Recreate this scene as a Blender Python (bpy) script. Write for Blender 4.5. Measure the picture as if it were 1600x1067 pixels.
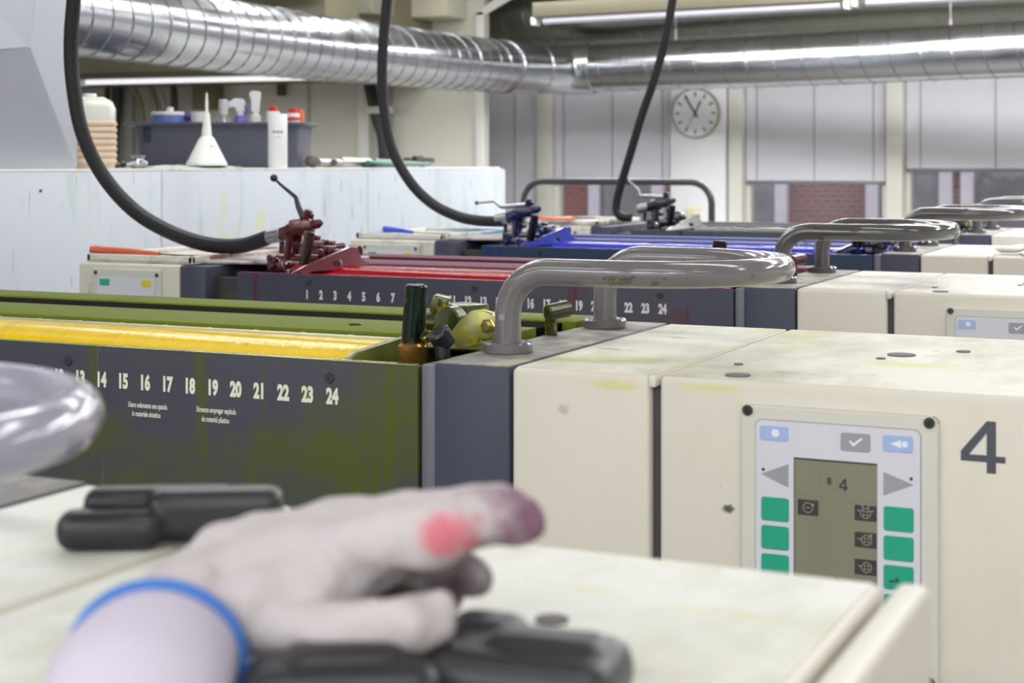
import bpy, bmesh, math, random
from mathutils import Vector, Matrix
random.seed(7)
for o in list(bpy.data.objects): bpy.data.objects.remove(o)
S = bpy.context.scene
COL = S.collection
V = Vector
PI = math.pi
# ---------------------------------------------------------------- camera
EYE = 1.75
F = 2480.0
HY = 255.0
YAW = 0.4363
SY, CY = math.sin(YAW), math.cos(YAW)
cd = bpy.data.cameras.new('camera')
cam = bpy.data.objects.new('camera', cd); COL.objects.link(cam)
cam.location = (0, 0, EYE)
cam.rotation_euler = (PI/2, 0, YAW)
cd.sensor_width = 36
cd.lens = F/1600*36
cd.shift_y = (HY-533.5)/1600
cd.clip_start = 0.05
cd.dof.use_dof = True
cd.dof.focus_distance = 2.15
cd.dof.aperture_fstop = 9.0
S.camera = cam
# ---------------------------------------------------------------- world, exposure
w = bpy.data.worlds.new('daylight'); S.world = w; w.use_nodes = True
w.node_tree.nodes['Background'].inputs[0].default_value = (0.93, 0.95, 1.0, 1)
w.node_tree.nodes['Background'].inputs[1].default_value = 0.9
S.view_settings.view_transform = 'Standard'
S.view_settings.look = 'None'
S.view_settings.exposure = 0.0
S.view_settings.gamma = 1
S.view_settings.use_curve_mapping = False
# ---------------------------------------------------------------- ceiling lamps (tubes flush with the ceiling), plus added unseen fill lamps
def lamp(x, y, sx, sy, power, col=(.97, .98, 1), z=3.12, rot=0):
    l = bpy.data.lights.new('ceiling_and_fill_lamp', 'AREA'); l.shape = 'RECTANGLE'
    l.size = sx; l.size_y = sy; l.energy = power; l.color = col
    o = bpy.data.objects.new('ceiling_and_fill_lamp', l); COL.objects.link(o)
    o.location = (x, y, z); o.rotation_euler = (0, 0, rot)
for x in (-4.2, -2.1, 0.1, 2.2):
    for y in (-3.4, -2.0, 0.1, 2.2, 4.3, 6.4):  # first row is an added fill behind the camera, for the camera-facing fronts
        lamp(x, y, 1.5, 0.22, {-3.4: 42, -2.0: 40, .1: 9, 2.2: 10, 4.3: 34, 6.4: 46}[y]*((.3 if y > 4 else .5) if x < -4 else .42 if (x < -2 and y > 2) else 1))
lamp(-2.7, 3.1, 1.5, 0.22, 24)  # added lamp, placed to throw a highlight on the wet ink roller
# extra unseen lamps, added to brighten the back wall and blinds
for x in (-3.2, -1.2, 0.8):
    lamp(x, 7.0, 1.5, 0.2, 18 if x < -3 else 40, z=3.0)

# ================================================================ helpers
def at(px, py, Y=None, X=None, z=None, t=None):
    """point seen at photograph pixel (px,py) on the plane Y=.. / X=.. / z=.. or at depth t"""
    u = (px-800)/F; v = (py-HY)/F
    dx = -SY+CY*u; dy = CY+SY*u
    if Y is not None: t = Y/dy
    elif X is not None: t = X/dx
    elif z is not None: t = (EYE-z)/v
    return V((dx*t, dy*t, EYE-v*t))

def s2l(c):
    c = c/255
    return c/12.92 if c <= .04045 else ((c+.055)/1.055)**2.4
def rgb(c): return (s2l(c[0]), s2l(c[1]), s2l(c[2]), 1)

MATS = {}
def mat(name, col, rough=.5, metal=0, var=.06, vscale=6, stains=(), spots=(), bump=0, bscale=60, emit=0, alpha=None, trans=0, coat=0, spec=.5, rvar=0, stretch=(1, 1, 1)):
    """stains: (colour, scale, threshold, softness, strength, seed, stretch);  spots: (centre, radii, colour, strength)"""
    if name in MATS: return MATS[name]
    m = bpy.data.materials.new(name); m.use_nodes = True
    nt = m.node_tree; N = nt.nodes; L = nt.links
    b = N['Principled BSDF']
    b.inputs['Roughness'].default_value = rough
    b.inputs['Metallic'].default_value = metal
    b.inputs['Specular IOR Level'].default_value = spec
    b.inputs['Coat Weight'].default_value = coat
    b.inputs['Coat Roughness'].default_value = .08
    b.inputs['Transmission Weight'].default_value = trans
    geo = N.new('ShaderNodeNewGeometry')
    def mapped(st, off):
        mp = N.new('ShaderNodeMapping'); mp.inputs['Scale'].default_value = st
        mp.inputs['Location'].default_value = (off, off*1.7, off*.6)
        L.new(geo.outputs['Position'], mp.inputs[0]); return mp.outputs[0]
    def noise(vec, sc, det=4, rg=.6):
        n = N.new('ShaderNodeTexNoise'); n.inputs['Scale'].default_value = sc
        n.inputs['Detail'].default_value = det; n.inputs['Roughness'].default_value = rg
        L.new(vec, n.inputs['Vector']); return n.outputs['Fac']
    def mix(fac, a, bb, mode='MIX'):
        x = N.new('ShaderNodeMix'); x.data_type = 'RGBA'; x.blend_type = mode
        if isinstance(fac, (int, float)): x.inputs[0].default_value = fac
        else: L.new(fac, x.inputs[0])
        for i, q in ((6, a), (7, bb)):
            if isinstance(q, tuple): x.inputs[i].default_value = q
            else: L.new(q, x.inputs[i])
        return x.outputs[2]
    c0 = rgb(col)
    cur = c0
    if var:
        dk = tuple(max(0, q*(1-2.2*var)) for q in c0[:3])+(1,)
        lt = tuple(min(1, q*(1+1.6*var)) for q in c0[:3])+(1,)
        cur = mix(noise(mapped(stretch, len(name)), vscale), dk, lt)
    for (sc_, scale, th, soft, stg, seed, st) in stains:
        n = noise(mapped(st, seed), scale, 6, .65)
        mr = N.new('ShaderNodeMapRange'); mr.inputs[1].default_value = th; mr.inputs[2].default_value = th+soft
        mr.inputs[4].default_value = stg; L.new(n, mr.inputs[0])
        cur = mix(mr.outputs[0], cur, rgb(sc_))
    for (cen, rad, sc_, stg) in spots:
        mp = N.new('ShaderNodeMapping'); mp.vector_type = 'TEXTURE'
        mp.inputs['Location'].default_value = cen; mp.inputs['Scale'].default_value = rad
        L.new(geo.outputs['Position'], mp.inputs[0])
        ln = N.new('ShaderNodeVectorMath'); ln.operation = 'LENGTH'; L.new(mp.outputs[0], ln.inputs[0])
        n = noise(mapped((1, 1, 1), cen[0]*9), 1.6/max(.004, sum(rad)/3), 5, .7)
        ad = N.new('ShaderNodeMath'); ad.operation = 'MULTIPLY_ADD'; L.new(n, ad.inputs[0])
        ad.inputs[1].default_value = 1.6; L.new(ln.outputs['Value'], ad.inputs[2])
        mr = N.new('ShaderNodeMapRange'); mr.inputs[1].default_value = 1.9; mr.inputs[2].default_value = 1.35
        mr.inputs[4].default_value = stg; L.new(ad.outputs[0], mr.inputs[0])
        cur = mix(mr.outputs[0], cur, rgb(sc_))
    if isinstance(cur, tuple): b.inputs['Base Color'].default_value = cur
    else: L.new(cur, b.inputs['Base Color'])
    if rvar:
        mr = N.new('ShaderNodeMapRange'); mr.inputs[3].default_value = max(0.02, rough-rvar); mr.inputs[4].default_value = min(1, rough+rvar)
        mr.inputs[1].default_value = .3; mr.inputs[2].default_value = .7
        L.new(noise(mapped(stretch, 3.1), vscale*2), mr.inputs[0]); L.new(mr.outputs[0], b.inputs['Roughness'])
    if bump:
        bp = N.new('ShaderNodeBump'); bp.inputs['Strength'].default_value = bump; bp.inputs['Distance'].default_value = .004
        L.new(noise(mapped(stretch, 5.3), bscale), bp.inputs['Height']); L.new(bp.outputs[0], b.inputs['Normal'])
    if emit:
        b.inputs['Emission Color'].default_value = c0; b.inputs['Emission Strength'].default_value = emit
    if alpha is not None: b.inputs['Alpha'].default_value = alpha
    MATS[name] = m
    return m

WPOS = {}
_tc = {}
def textmesh(s, bold, ext):
    k = (s, bold, ext)
    if k not in _tc:
        c = bpy.data.curves.new('t', 'FONT'); c.body = s; c.size = 1; c.offset = bold; c.extrude = ext
        c.align_x = 'CENTER'; c.align_y = 'CENTER'; c.resolution_u = 3
        o = bpy.data.objects.new('t', c); COL.objects.link(o)
        dg = bpy.context.evaluated_depsgraph_get(); dg.update()
        me = bpy.data.meshes.new_from_object(o.evaluated_get(dg))
        _tc[k] = ([v.co.copy() for v in me.vertices], [tuple(p.vertices) for p in me.polygons])
        bpy.data.objects.remove(o); bpy.data.meshes.remove(me)
    return _tc[k]

def spline(pts, n=6, closed=False):
    pts = [V(p) for p in pts]; out = []
    m = len(pts)
    rng = range(m) if closed else range(m-1)
    for i in rng:
        if closed: p0, p1, p2, p3 = pts[i-1], pts[i], pts[(i+1) % m], pts[(i+2) % m]
        else: p0, p1, p2, p3 = pts[max(i-1, 0)], pts[i], pts[i+1], pts[min(i+2, m-1)]
        for k in range(n):
            t = k/n
            out.append(.5*((2*p1)+(p2-p0)*t+(2*p0-5*p1+4*p2-p3)*t*t+(3*p1-p0-3*p2+p3)*t**3))
    if not closed: out.append(pts[-1])
    return out

class B:
    def __init__(s): s.v = []; s.f = []; s.mi = []; s.m = 0
    def add(s, vs, fs, M=None):
        k = len(s.v)
        s.v += [(M @ V(q)) if M else V(q) for q in vs]
        for f in fs: s.f.append(tuple(i+k for i in f)); s.mi.append(s.m)
        return s
    def addbm(s, bm, M=None):
        bm.verts.index_update()
        s.add([v.co for v in bm.verts], [[v.index for v in f.verts] for f in bm.faces], M); bm.free(); return s
    def box(s, a, b, bev=0, seg=2, M=None):
        a, b = V(a), V(b)
        lo = V((min(a[i], b[i]) for i in range(3))); hi = V((max(a[i], b[i]) for i in range(3)))
        bm = bmesh.new(); bmesh.ops.create_cube(bm, size=1)
        for v in bm.verts: v.co = V((lo[i]+(v.co[i]+.5)*(hi[i]-lo[i]) for i in range(3)))
        if bev: bmesh.ops.bevel(bm, geom=bm.edges[:], offset=bev, segments=seg, profile=.5, affect='EDGES')
        return s.addbm(bm, M)
    def cyl(s, p0, p1, r0, r1=None, seg=24, bev=0):
        p0, p1 = V(p0), V(p1); r1 = r0 if r1 is None else r1
        d = (p1-p0); L_ = d.length; q = d.to_track_quat('Z', 'Y').to_matrix().to_4x4()
        pr = [(0, 0)]
        if bev: pr += [(r0-bev, 0), (r0, bev), (r1, L_-bev), (r1-bev, L_)]
        else: pr += [(r0, 0), (r1, L_)]
        pr += [(0, L_)]
        return s.lathe(pr, Matrix.Translation(p0) @ q, seg)
    def lathe(s, pr, M=None, seg=28):
        vs = []; fs = []; rings = []
        for r, z in pr:
            if r < 1e-7: rings.append([len(vs)]); vs.append((0, 0, z))
            else:
                rings.append(list(range(len(vs), len(vs)+seg)))
                vs += [(r*math.cos(2*PI*k/seg), r*math.sin(2*PI*k/seg), z) for k in range(seg)]
        for a, b in zip(rings, rings[1:]):
            for k in range(seg):
                k2 = (k+1) % seg
                if len(a) == 1 and len(b) == 1: continue
                if len(a) == 1: fs.append((a[0], b[k2], b[k]))
                elif len(b) == 1: fs.append((a[k], a[k2], b[0]))
                else: fs.append((a[k], a[k2], b[k2], b[k]))
        return s.add(vs, fs, M)
    def tube(s, pts, r, seg=12, closed=False, cap=True):
        pts = [V(p) for p in pts]; n = len(pts); rr = r if isinstance(r, (list, tuple)) else [r]*n
        vs = []; fs = []; N = None
        for i, p in enumerate(pts):
            a = pts[i-1] if (i > 0 or closed) else p
            b = pts[(i+1) % n] if (i < n-1 or closed) else p
            T = (b-a).normalized()
            if N is None:
                N = T.orthogonal().normalized()
                if abs(T.z) < .9: N = (V((0, 0, 1))-T*T.z).normalized()
            else: N = (N-T*N.dot(T)).normalized()
            Bn = T.cross(N)
            for k in range(seg):
                an = 2*PI*k/seg; vs.append(p+(N*math.cos(an)+Bn*math.sin(an))*rr[i])
        for i in range(n if closed else n-1):
            j = (i+1) % n
            for k in range(seg):
                k2 = (k+1) % seg; fs.append((i*seg+k, i*seg+k2, j*seg+k2, j*seg+k))
        if cap and not closed:
            fs.append(tuple(range(seg-1, -1, -1))); fs.append(tuple((n-1)*seg+k for k in range(seg)))
        return s.add(vs, fs)
    def prism(s, poly, ax, a, b, bev=0, seg=2):
        """polygon in the two other axes, extruded along ax from a to b"""
        def P(p, c):
            if ax == 'x': return V((c, p[0], p[1]))
            if ax == 'y': return V((p[0], c, p[1]))
            return V((p[0], p[1], c))
        bm = bmesh.new()
        lo = [bm.verts.new(P(p, a)) for p in poly]; hi = [bm.verts.new(P(p, b)) for p in poly]
        n = len(poly)
        bm.faces.new(lo); bm.faces.new(hi[::-1])
        for i in range(n): bm.faces.new((lo[i], hi[i], hi[(i+1) % n], lo[(i+1) % n]))
        bmesh.ops.recalc_face_normals(bm, faces=bm.faces[:])
        if bev: bmesh.ops.bevel(bm, geom=bm.edges[:], offset=bev, segments=seg, profile=.5, affect='EDGES')
        return s.addbm(bm)
    def sph(s, c, r, M=None, seg=20):
        r = (r, r, r) if isinstance(r, (int, float)) else r
        bm = bmesh.new(); bmesh.ops.create_uvsphere(bm, u_segments=seg, v_segments=max(8, seg//2), radius=1)
        for v in bm.verts: v.co = V((v.co.x*r[0], v.co.y*r[1], v.co.z*r[2]))
        T = Matrix.Translation(V(c)) @ (M if M else Matrix())
        return s.addbm(bm, T)
    def text(s, txt, c, size, sx=1, bold=0, ext=0.0, M=None):
        """front-facing (towards -Y) text centred at c"""
        vs, fs = textmesh(txt, bold, ext)
        R = Matrix.Translation(V(c)) @ Matrix.Rotation(PI/2, 4, 'X') @ Matrix.Diagonal((size*sx, size, size, 1))
        if M: R = M @ R
        return s.add(vs, fs, R)
    def rrect(s, x0, z0, x1, z1, r, y0, y1, bev=0, seg=5):
        """rounded rectangle plate in XZ, extruded in Y"""
        pts = []
        for cx, cz, a0 in ((x1-r, z1-r, 0), (x0+r, z1-r, 90), (x0+r, z0+r, 180), (x1-r, z0+r, 270)):
            for k in range(seg+1):
                a = math.radians(a0+90*k/seg); pts.append((cx+r*math.cos(a), cz+r*math.sin(a)))
        return s.prism(pts, 'y', y0, y1, bev, 1)
    def out(s, name, m, parent=None, flat=False, ang=38, mods=None):
        me = bpy.data.meshes.new(name)
        lo = V((min(v[i] for v in s.v) for i in range(3))); hi = V((max(v[i] for v in s.v) for i in range(3)))
        c = (lo+hi)/2; c.z = lo.z if parent is None else c.z
        me.from_pydata([tuple(v-c) for v in s.v], [], s.f)
        ms = m if isinstance(m, (list, tuple)) else [m]
        for q in ms: me.materials.append(q)
        for p, k in zip(me.polygons, s.mi): p.material_index = k; p.use_smooth = not flat
        me.update()
        bm = bmesh.new(); bm.from_mesh(me); bmesh.ops.recalc_face_normals(bm, faces=bm.faces[:]); bm.to_mesh(me); bm.free()
        if not flat: me.set_sharp_from_angle(angle=math.radians(ang))
        o = bpy.data.objects.new(name, me); COL.objects.link(o)
        if parent: o.parent = parent; o.location = c-WPOS[parent.name]
        else: o.location = c
        WPOS[o.name] = c
        return o

def tag(o, label, cat, group=None):
    o['label'] = label; o['category'] = cat
    if group: o['group'] = group
    return o
def thing(name, label, cat, loc, group=None):
    o = bpy.data.objects.new(name, None); COL.objects.link(o); o.location = loc; WPOS[o.name] = V(loc)
    o.empty_display_size = .05
    return tag(o, label, cat, group)
def struct(b, name, m, **k):
    o = b.out(name, m, **k); o['kind'] = 'structure'; return o

# ================================================================ materials
CREAM = (219, 213, 200)
m_cream = mat('cream_paint', CREAM, .42, var=.03, vscale=3, stains=[((186, 180, 156), 5, .54, .25, .35, 2, (1, 1, .4)), ((205, 200, 80), 9, .645, .06, .55, 11, (1, 1, .7)), ((70, 66, 60), 34, .715, .03, .8, 21, (1, 1, 1))],
              spots=[((-.178, 1.525, 1.507), (.009, .05, .02), (60, 50, 35), .9), (tuple(at(960, 602, 1.528)), (.030, .02, .006), (206, 204, 60), .5), (tuple(at(1110, 606, 1.528)), (.035, .02, .005), (214, 212, 90), .5),
                     (tuple(at(1138, 795, 1.528)), (.007, .01, .005), (50, 46, 46), .9), (tuple(at(880, 640, 1.528)), (.008, .01, .006), (186, 180, 168), .8)])
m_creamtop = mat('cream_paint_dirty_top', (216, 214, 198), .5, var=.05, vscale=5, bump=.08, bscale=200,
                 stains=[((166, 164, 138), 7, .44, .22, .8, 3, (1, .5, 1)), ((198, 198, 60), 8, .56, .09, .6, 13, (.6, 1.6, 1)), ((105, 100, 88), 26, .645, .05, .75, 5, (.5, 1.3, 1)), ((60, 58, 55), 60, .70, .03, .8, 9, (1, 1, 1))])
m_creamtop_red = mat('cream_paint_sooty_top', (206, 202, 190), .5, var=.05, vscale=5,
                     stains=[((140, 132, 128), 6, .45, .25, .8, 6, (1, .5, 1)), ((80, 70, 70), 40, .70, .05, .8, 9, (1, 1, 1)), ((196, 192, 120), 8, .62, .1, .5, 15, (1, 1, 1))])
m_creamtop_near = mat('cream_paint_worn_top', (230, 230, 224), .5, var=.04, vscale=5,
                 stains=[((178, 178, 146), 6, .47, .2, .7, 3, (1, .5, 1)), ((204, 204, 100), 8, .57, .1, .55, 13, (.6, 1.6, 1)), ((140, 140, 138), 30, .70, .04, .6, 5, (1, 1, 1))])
m_grey = mat('grey_blue_paint', (68, 71, 88), .38, spec=.25, var=.05, vscale=4, stains=[((170, 175, 30), 20, .70, .03, .85, 31, (1, 1, .5)), ((60, 62, 72), 8, .58, .2, .5, 2, (1, 1, 1))])
m_greytop = mat('grey_dusty_top', (132, 130, 128), .6, var=.08, vscale=14, bump=.1, bscale=300, stains=[((186, 178, 158), 22, .48, .14, .8, 4, (1, 1, 1)), ((120, 120, 60), 9, .60, .1, .5, 7, (1, 1, 1))])
m_rail = mat('grey_rail_enamel', (112, 107, 111), .16, var=.04, vscale=9, coat=.7, stains=[((74, 76, 62), 36, .61, .03, .8, 8, (.6, 1, 1)), ((150, 145, 50), 30, .63, .03, .7, 18, (1, 1, 1)), ((70, 110, 98), 14, .62, .05, .6, 28, (1, 1, 1)), ((150, 142, 120), 4, .56, .3, .5, 12, (1, 1, 1))])
m_rail_dark = mat('dark_grey_rail_enamel', (78, 76, 78), .13, var=.04, vscale=9, coat=.8, stains=[((60, 55, 50), 20, .62, .05, .7, 8, (1, 1, 1)), ((140, 130, 70), 24, .72, .03, .7, 18, (1, 1, 1))])
m_rail_front = mat('lilac_grey_rail_enamel', (152, 148, 166), .2, var=.03, coat=.8)
m_seam = mat('shadow_gap_grey', (72, 70, 74), .6, var=.03)
m_black = mat('black_plastic', (40, 39, 44), .38, var=.08, vscale=12)
m_blackrub = mat('black_rubber_hose', (34, 33, 36), .5, var=.1, vscale=20, spec=.3)
m_steel = mat('worn_steel', (165, 165, 168), .28, 1, var=.1, vscale=30)
m_darksteel = mat('dark_steel', (92, 90, 90), .3, .9, var=.15, vscale=25)
m_brass = mat('brass', (196, 158, 82), .3, 1, var=.1, vscale=20)
m_white = mat('white_print', (238, 238, 232), .5, var=.03)
m_wallwhite = mat('warm_white_wall_paint', (230, 229, 226), .55, var=.02, vscale=1)
m_frame = mat('cream_window_frame', (228, 225, 214), .5, var=.02)
m_duct = mat('galvanised_duct', (184, 186, 191), .23, 1, var=.05, vscale=3, rvar=.06, bump=.05, bscale=7)
m_duct2 = mat('dull_galvanised_duct', (150, 150, 142), .33, 1, var=.08, vscale=5, bump=.1, bscale=8)

INK = {
 0: dict(name='white', cover=(130, 132, 138), ink=(150, 150, 150), stain=(120, 120, 110), panel=(84, 88, 104), deep=(60, 60, 60)),
 1: dict(name='yellow', cover=(108, 122, 22), ink=(236, 200, 0), stain=(74, 80, 4), panel=(66, 67, 77), deep=(74, 80, 30)),
 2: dict(name='magenta', cover=(116, 66, 82), ink=(150, 0, 18), stain=(96, 14, 40), panel=(70, 70, 86), deep=(86, 30, 42)),
 3: dict(name='cyan_blue', cover=(66, 68, 132), ink=(50, 50, 165), stain=(22, 50, 96), panel=(42, 60, 82), deep=(26, 30, 74)),
 4: dict(name='black', cover=(52, 54, 54), ink=(26, 26, 28), stain=(30, 30, 30), panel=(70, 74, 80), deep=(52, 50, 50)),
}
for k, q in INK.items():
    n = q['name']
    th = .49 if k == 1 else .63
    q['m_panel'] = mat(n+'_fountain_panel', q['panel'], .42, spec=.2, var=.07, vscale=5,
        stains=[(q['stain'], 3.2, th, .12, .85, 5+k, (.6, 1, 1)), (q['stain'], 14, .585, .06, .9, 15+k, (1.6, 1, .12))]+([((150, 155, 10), 12, .63, .05, .75, 44, (1.8, 1, .1))] if k == 1 else []))
    q['m_cover'] = mat(n+'_cover_paint', q['cover'], .55, var=.08, vscale=9, spec=.1, stains=[(q['stain'], 7, .55, .15, .6, 3+k, (.4, 1, 1)), (q['ink'], 26, .70, .04, .6, 8+k, (1, 1, 1))])
    q['m_ink'] = mat(n+'_wet_ink', q['ink'], .1, var=.05, vscale=5, bump=.22, bscale=26, stretch=(9, .6, .6), spec=.17 if k < 3 else .12,
        stains=[((214, 164, 0), 9, .58, .12, .6, 9, (2.5, .4, .4))] if k == 1 else ())
    q['m_mech'] = mat(n+'_inky_metal', q['deep'], .25, .35, var=.35, vscale=26, coat=.6, stains=[(q['ink'], 24, .52 if k == 1 else .60, .06, .6, 6+k, (1, 1, 1)), ((120, 116, 110), 30, .62, .05, .7, 26+k, (1, 1, 1))])
    q['m_edge'] = mat(n+'_inky_edge', tuple(min(255, c+30) for c in q['stain']), .2, .3, var=.2, vscale=30, coat=.4)

# ================================================================ press units
TOP = EYE-.217
YK = [.348, 1.528, 2.691, 3.821, 4.946]
DEP = .508
XR, XA, XB, XTR = -.148, -.713, -.547, -.806
XL, XM, XTL = -2.281, -2.014, -1.873
NAMES = ['foreground', 'yellow', 'magenta', 'blue', 'black']

def rail(unit, Y0, m):
    if m is m_rail_front: Y0 -= .06
    xa, z = -.772, TOP+(.087 if m is m_rail_front else .094)
    y1, y2 = Y0+.117, Y0+.417
    r = (y2-y1)/2; bend = .05
    pts = [V((xa, y1, TOP+.004)), V((xa, y1, z-bend))]
    for k in range(1, 9):
        a = k/8*PI/2; pts.append(V((xa+bend-bend*math.cos(a), y1, z-bend+bend*math.sin(a))))
    xe = -.497-r-(.022 if m is m_rail_front else 0)
    for k in range(0, 29):
        a = -PI/2+k/28*PI; pts.append(V((xe+r*math.cos(a), (y1+y2)/2+r*math.sin(a), z)))
    for k in range(0, 9):
        a = PI/2-k/8*PI/2; pts.append(V((xa+bend-bend*math.cos(a), y2, z-bend+bend*math.sin(a))))
    pts.append(V((xa, y2, TOP+.004)))
    b = B().tube(pts, .0152, 24)
    h = b.out('handrail', m, unit)
    for y in (y1, y2):
        B().cyl((xa, y, TOP), (xa, y, TOP+.013), .0285, bev=.002, seg=40).out('flange', m, h)
    s = B(); s.cyl((xa+.0, y1-.0145, TOP+.042), (xa, y1-.0162, TOP+.042), .004, seg=12)
    s.out('set_screw', m_steel, h)

def right_housing(unit, k, Y0):
    q = INK[k]
    g = B().box((XTR, Y0, TOP-.62), (XA-.0025, Y0+DEP, TOP), .003)
    g.m = 1; g.box((XTR+.002, Y0+.002, TOP-.001), (XA-.005, Y0+DEP-.002, TOP+.0008))
    g.out('grey_housing', [m_grey, m_greytop], unit)
    B().box((XTR-.018, Y0+.004, TOP-.62), (XTR-.0005, Y0+DEP-.02, TOP-.003), .002).out('hinge_strip', mat('grey_hinge', (98, 100, 110), .35), unit)
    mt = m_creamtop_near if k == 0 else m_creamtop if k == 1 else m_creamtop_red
    c = B().box((XA, Y0, TOP-.62), (XB-.011, Y0+DEP-.004, TOP), .006, 3)
    c.m = 1; c.box((XA+.004, Y0+.006, TOP-.002), (XB-.006, Y0+DEP-.01, TOP+.0006))
    c.m = 0; c.box((XB-.012, Y0+.0, TOP-.012), (XB-.004, Y0+DEP-.004, TOP), .002)
    c.out('cream_cover', [m_cream, mt], unit)
    B().box((XB-.013, Y0+.012, TOP-.62), (XB+.001, Y0+DEP-.02, TOP-.013)).out('joint_gap', m_seam, unit)
    xr = -.172
    yf = Y0+DEP-.03 if k == 0 else Y0+DEP-.004
    c = B().box((XB, Y0, TOP-.62), (xr, yf, TOP), .006, 3)
    c.m = 1; c.box((XB+.004, Y0+.006, TOP-.002), (xr-.005, yf-.006, TOP+.0006))
    c.out('cream_cabinet', [m_cream, mt], unit)
    B().box((xr-.001, Y0+.005, TOP-.6), (xr+.006, yf-.01, TOP-.012)).out('joint_gap', m_seam, unit)
    B().box((xr+.0065, Y0, TOP-.62), (XR, yf, TOP+.002), .005, 3).out('side_cover', m_cream, unit)
    # rubber plugs
    for x, dy, r in ((-.358, .278, .0155), (-.475, .035, .013), (-.30, .34, .008), (-.372, .235, .005), (-.5, .12, .005)):
        B().cyl((x, Y0+dy, TOP), (x, Y0+dy, TOP+.002), r, seg=28).out('rubber_plug', mat('grey_rubber_plug', (104, 100, 100), .7), unit)
    # lower body down to the floor
    B().box((XL+.05, Y0+.06, 0), (XR-.03, Y0+DEP-.05, TOP-.62), .01).out('lower_body', mat('press_body_grey', (96, 98, 108), .5), unit)

def icon(b, cx, cz, r, kind, y):
    def ring(x, z, R, w):
        n = 20; vs = []; fs = []
        for i in range(n):
            a = 2*PI*i/n
            vs += [(x+R*math.cos(a), y, z+R*math.sin(a)), (x+(R-w)*math.cos(a), y, z+(R-w)*math.sin(a))]
        for i in range(n):
            j = (i+1) % n; fs.append((2*i, 2*j, 2*j+1, 2*i+1))
        b.add(vs, fs)
    def disc(x, z, R):
        n = 12; b.add([(x+R*math.cos(2*PI*i/n), y, z+R*math.sin(2*PI*i/n)) for i in range(n)], [tuple(range(n))])
    def bar(x0, z0, x1, z1, w):
        d = V((x1-x0, 0, z1-z0)).normalized(); n = V((-d.z, 0, d.x))*w/2
        b.add([V((x0, y, z0))+n, V((x1, y, z1))+n, V((x1, y, z1))-n, V((x0, y, z0))-n], [(0, 1, 2, 3)])
    ring(cx, cz, r, r*.16)
    if kind == 0:
        bar(cx-.5*r, cz, cx+.5*r, cz, r*.15); b.add([(cx+r*.7, y, cz+r*.9), (cx+r*1.3, y, cz+r*.6), (cx+r*.9, y, cz+r*.2)], [(0, 1, 2)])
    else:
        for i in range(4):
            a = PI/4+i*PI/2; disc(cx+.45*r*math.cos(a), cz+.45*r*math.sin(a), r*.19)
        if kind == 1:
            for a in (20, 65, 115, 160):
                a = math.radians(a); bar(cx+r*math.cos(a), cz+r*math.sin(a), cx+1.35*r*math.cos(a), cz+1.35*r*math.sin(a), r*.14)
                disc(cx+1.4*r*math.cos(a), cz+1.4*r*math.sin(a), r*.17)
        else:
            bar(cx-.9*r, cz+.1*r, cx-1.8*r, cz+.35*r, r*.13); bar(cx-.9*r, cz-.1*r, cx-1.8*r, cz+.35*r, r*.13)
            if kind == 2: disc(cx+.8*r, cz+.9*r, r*.25)

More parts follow.
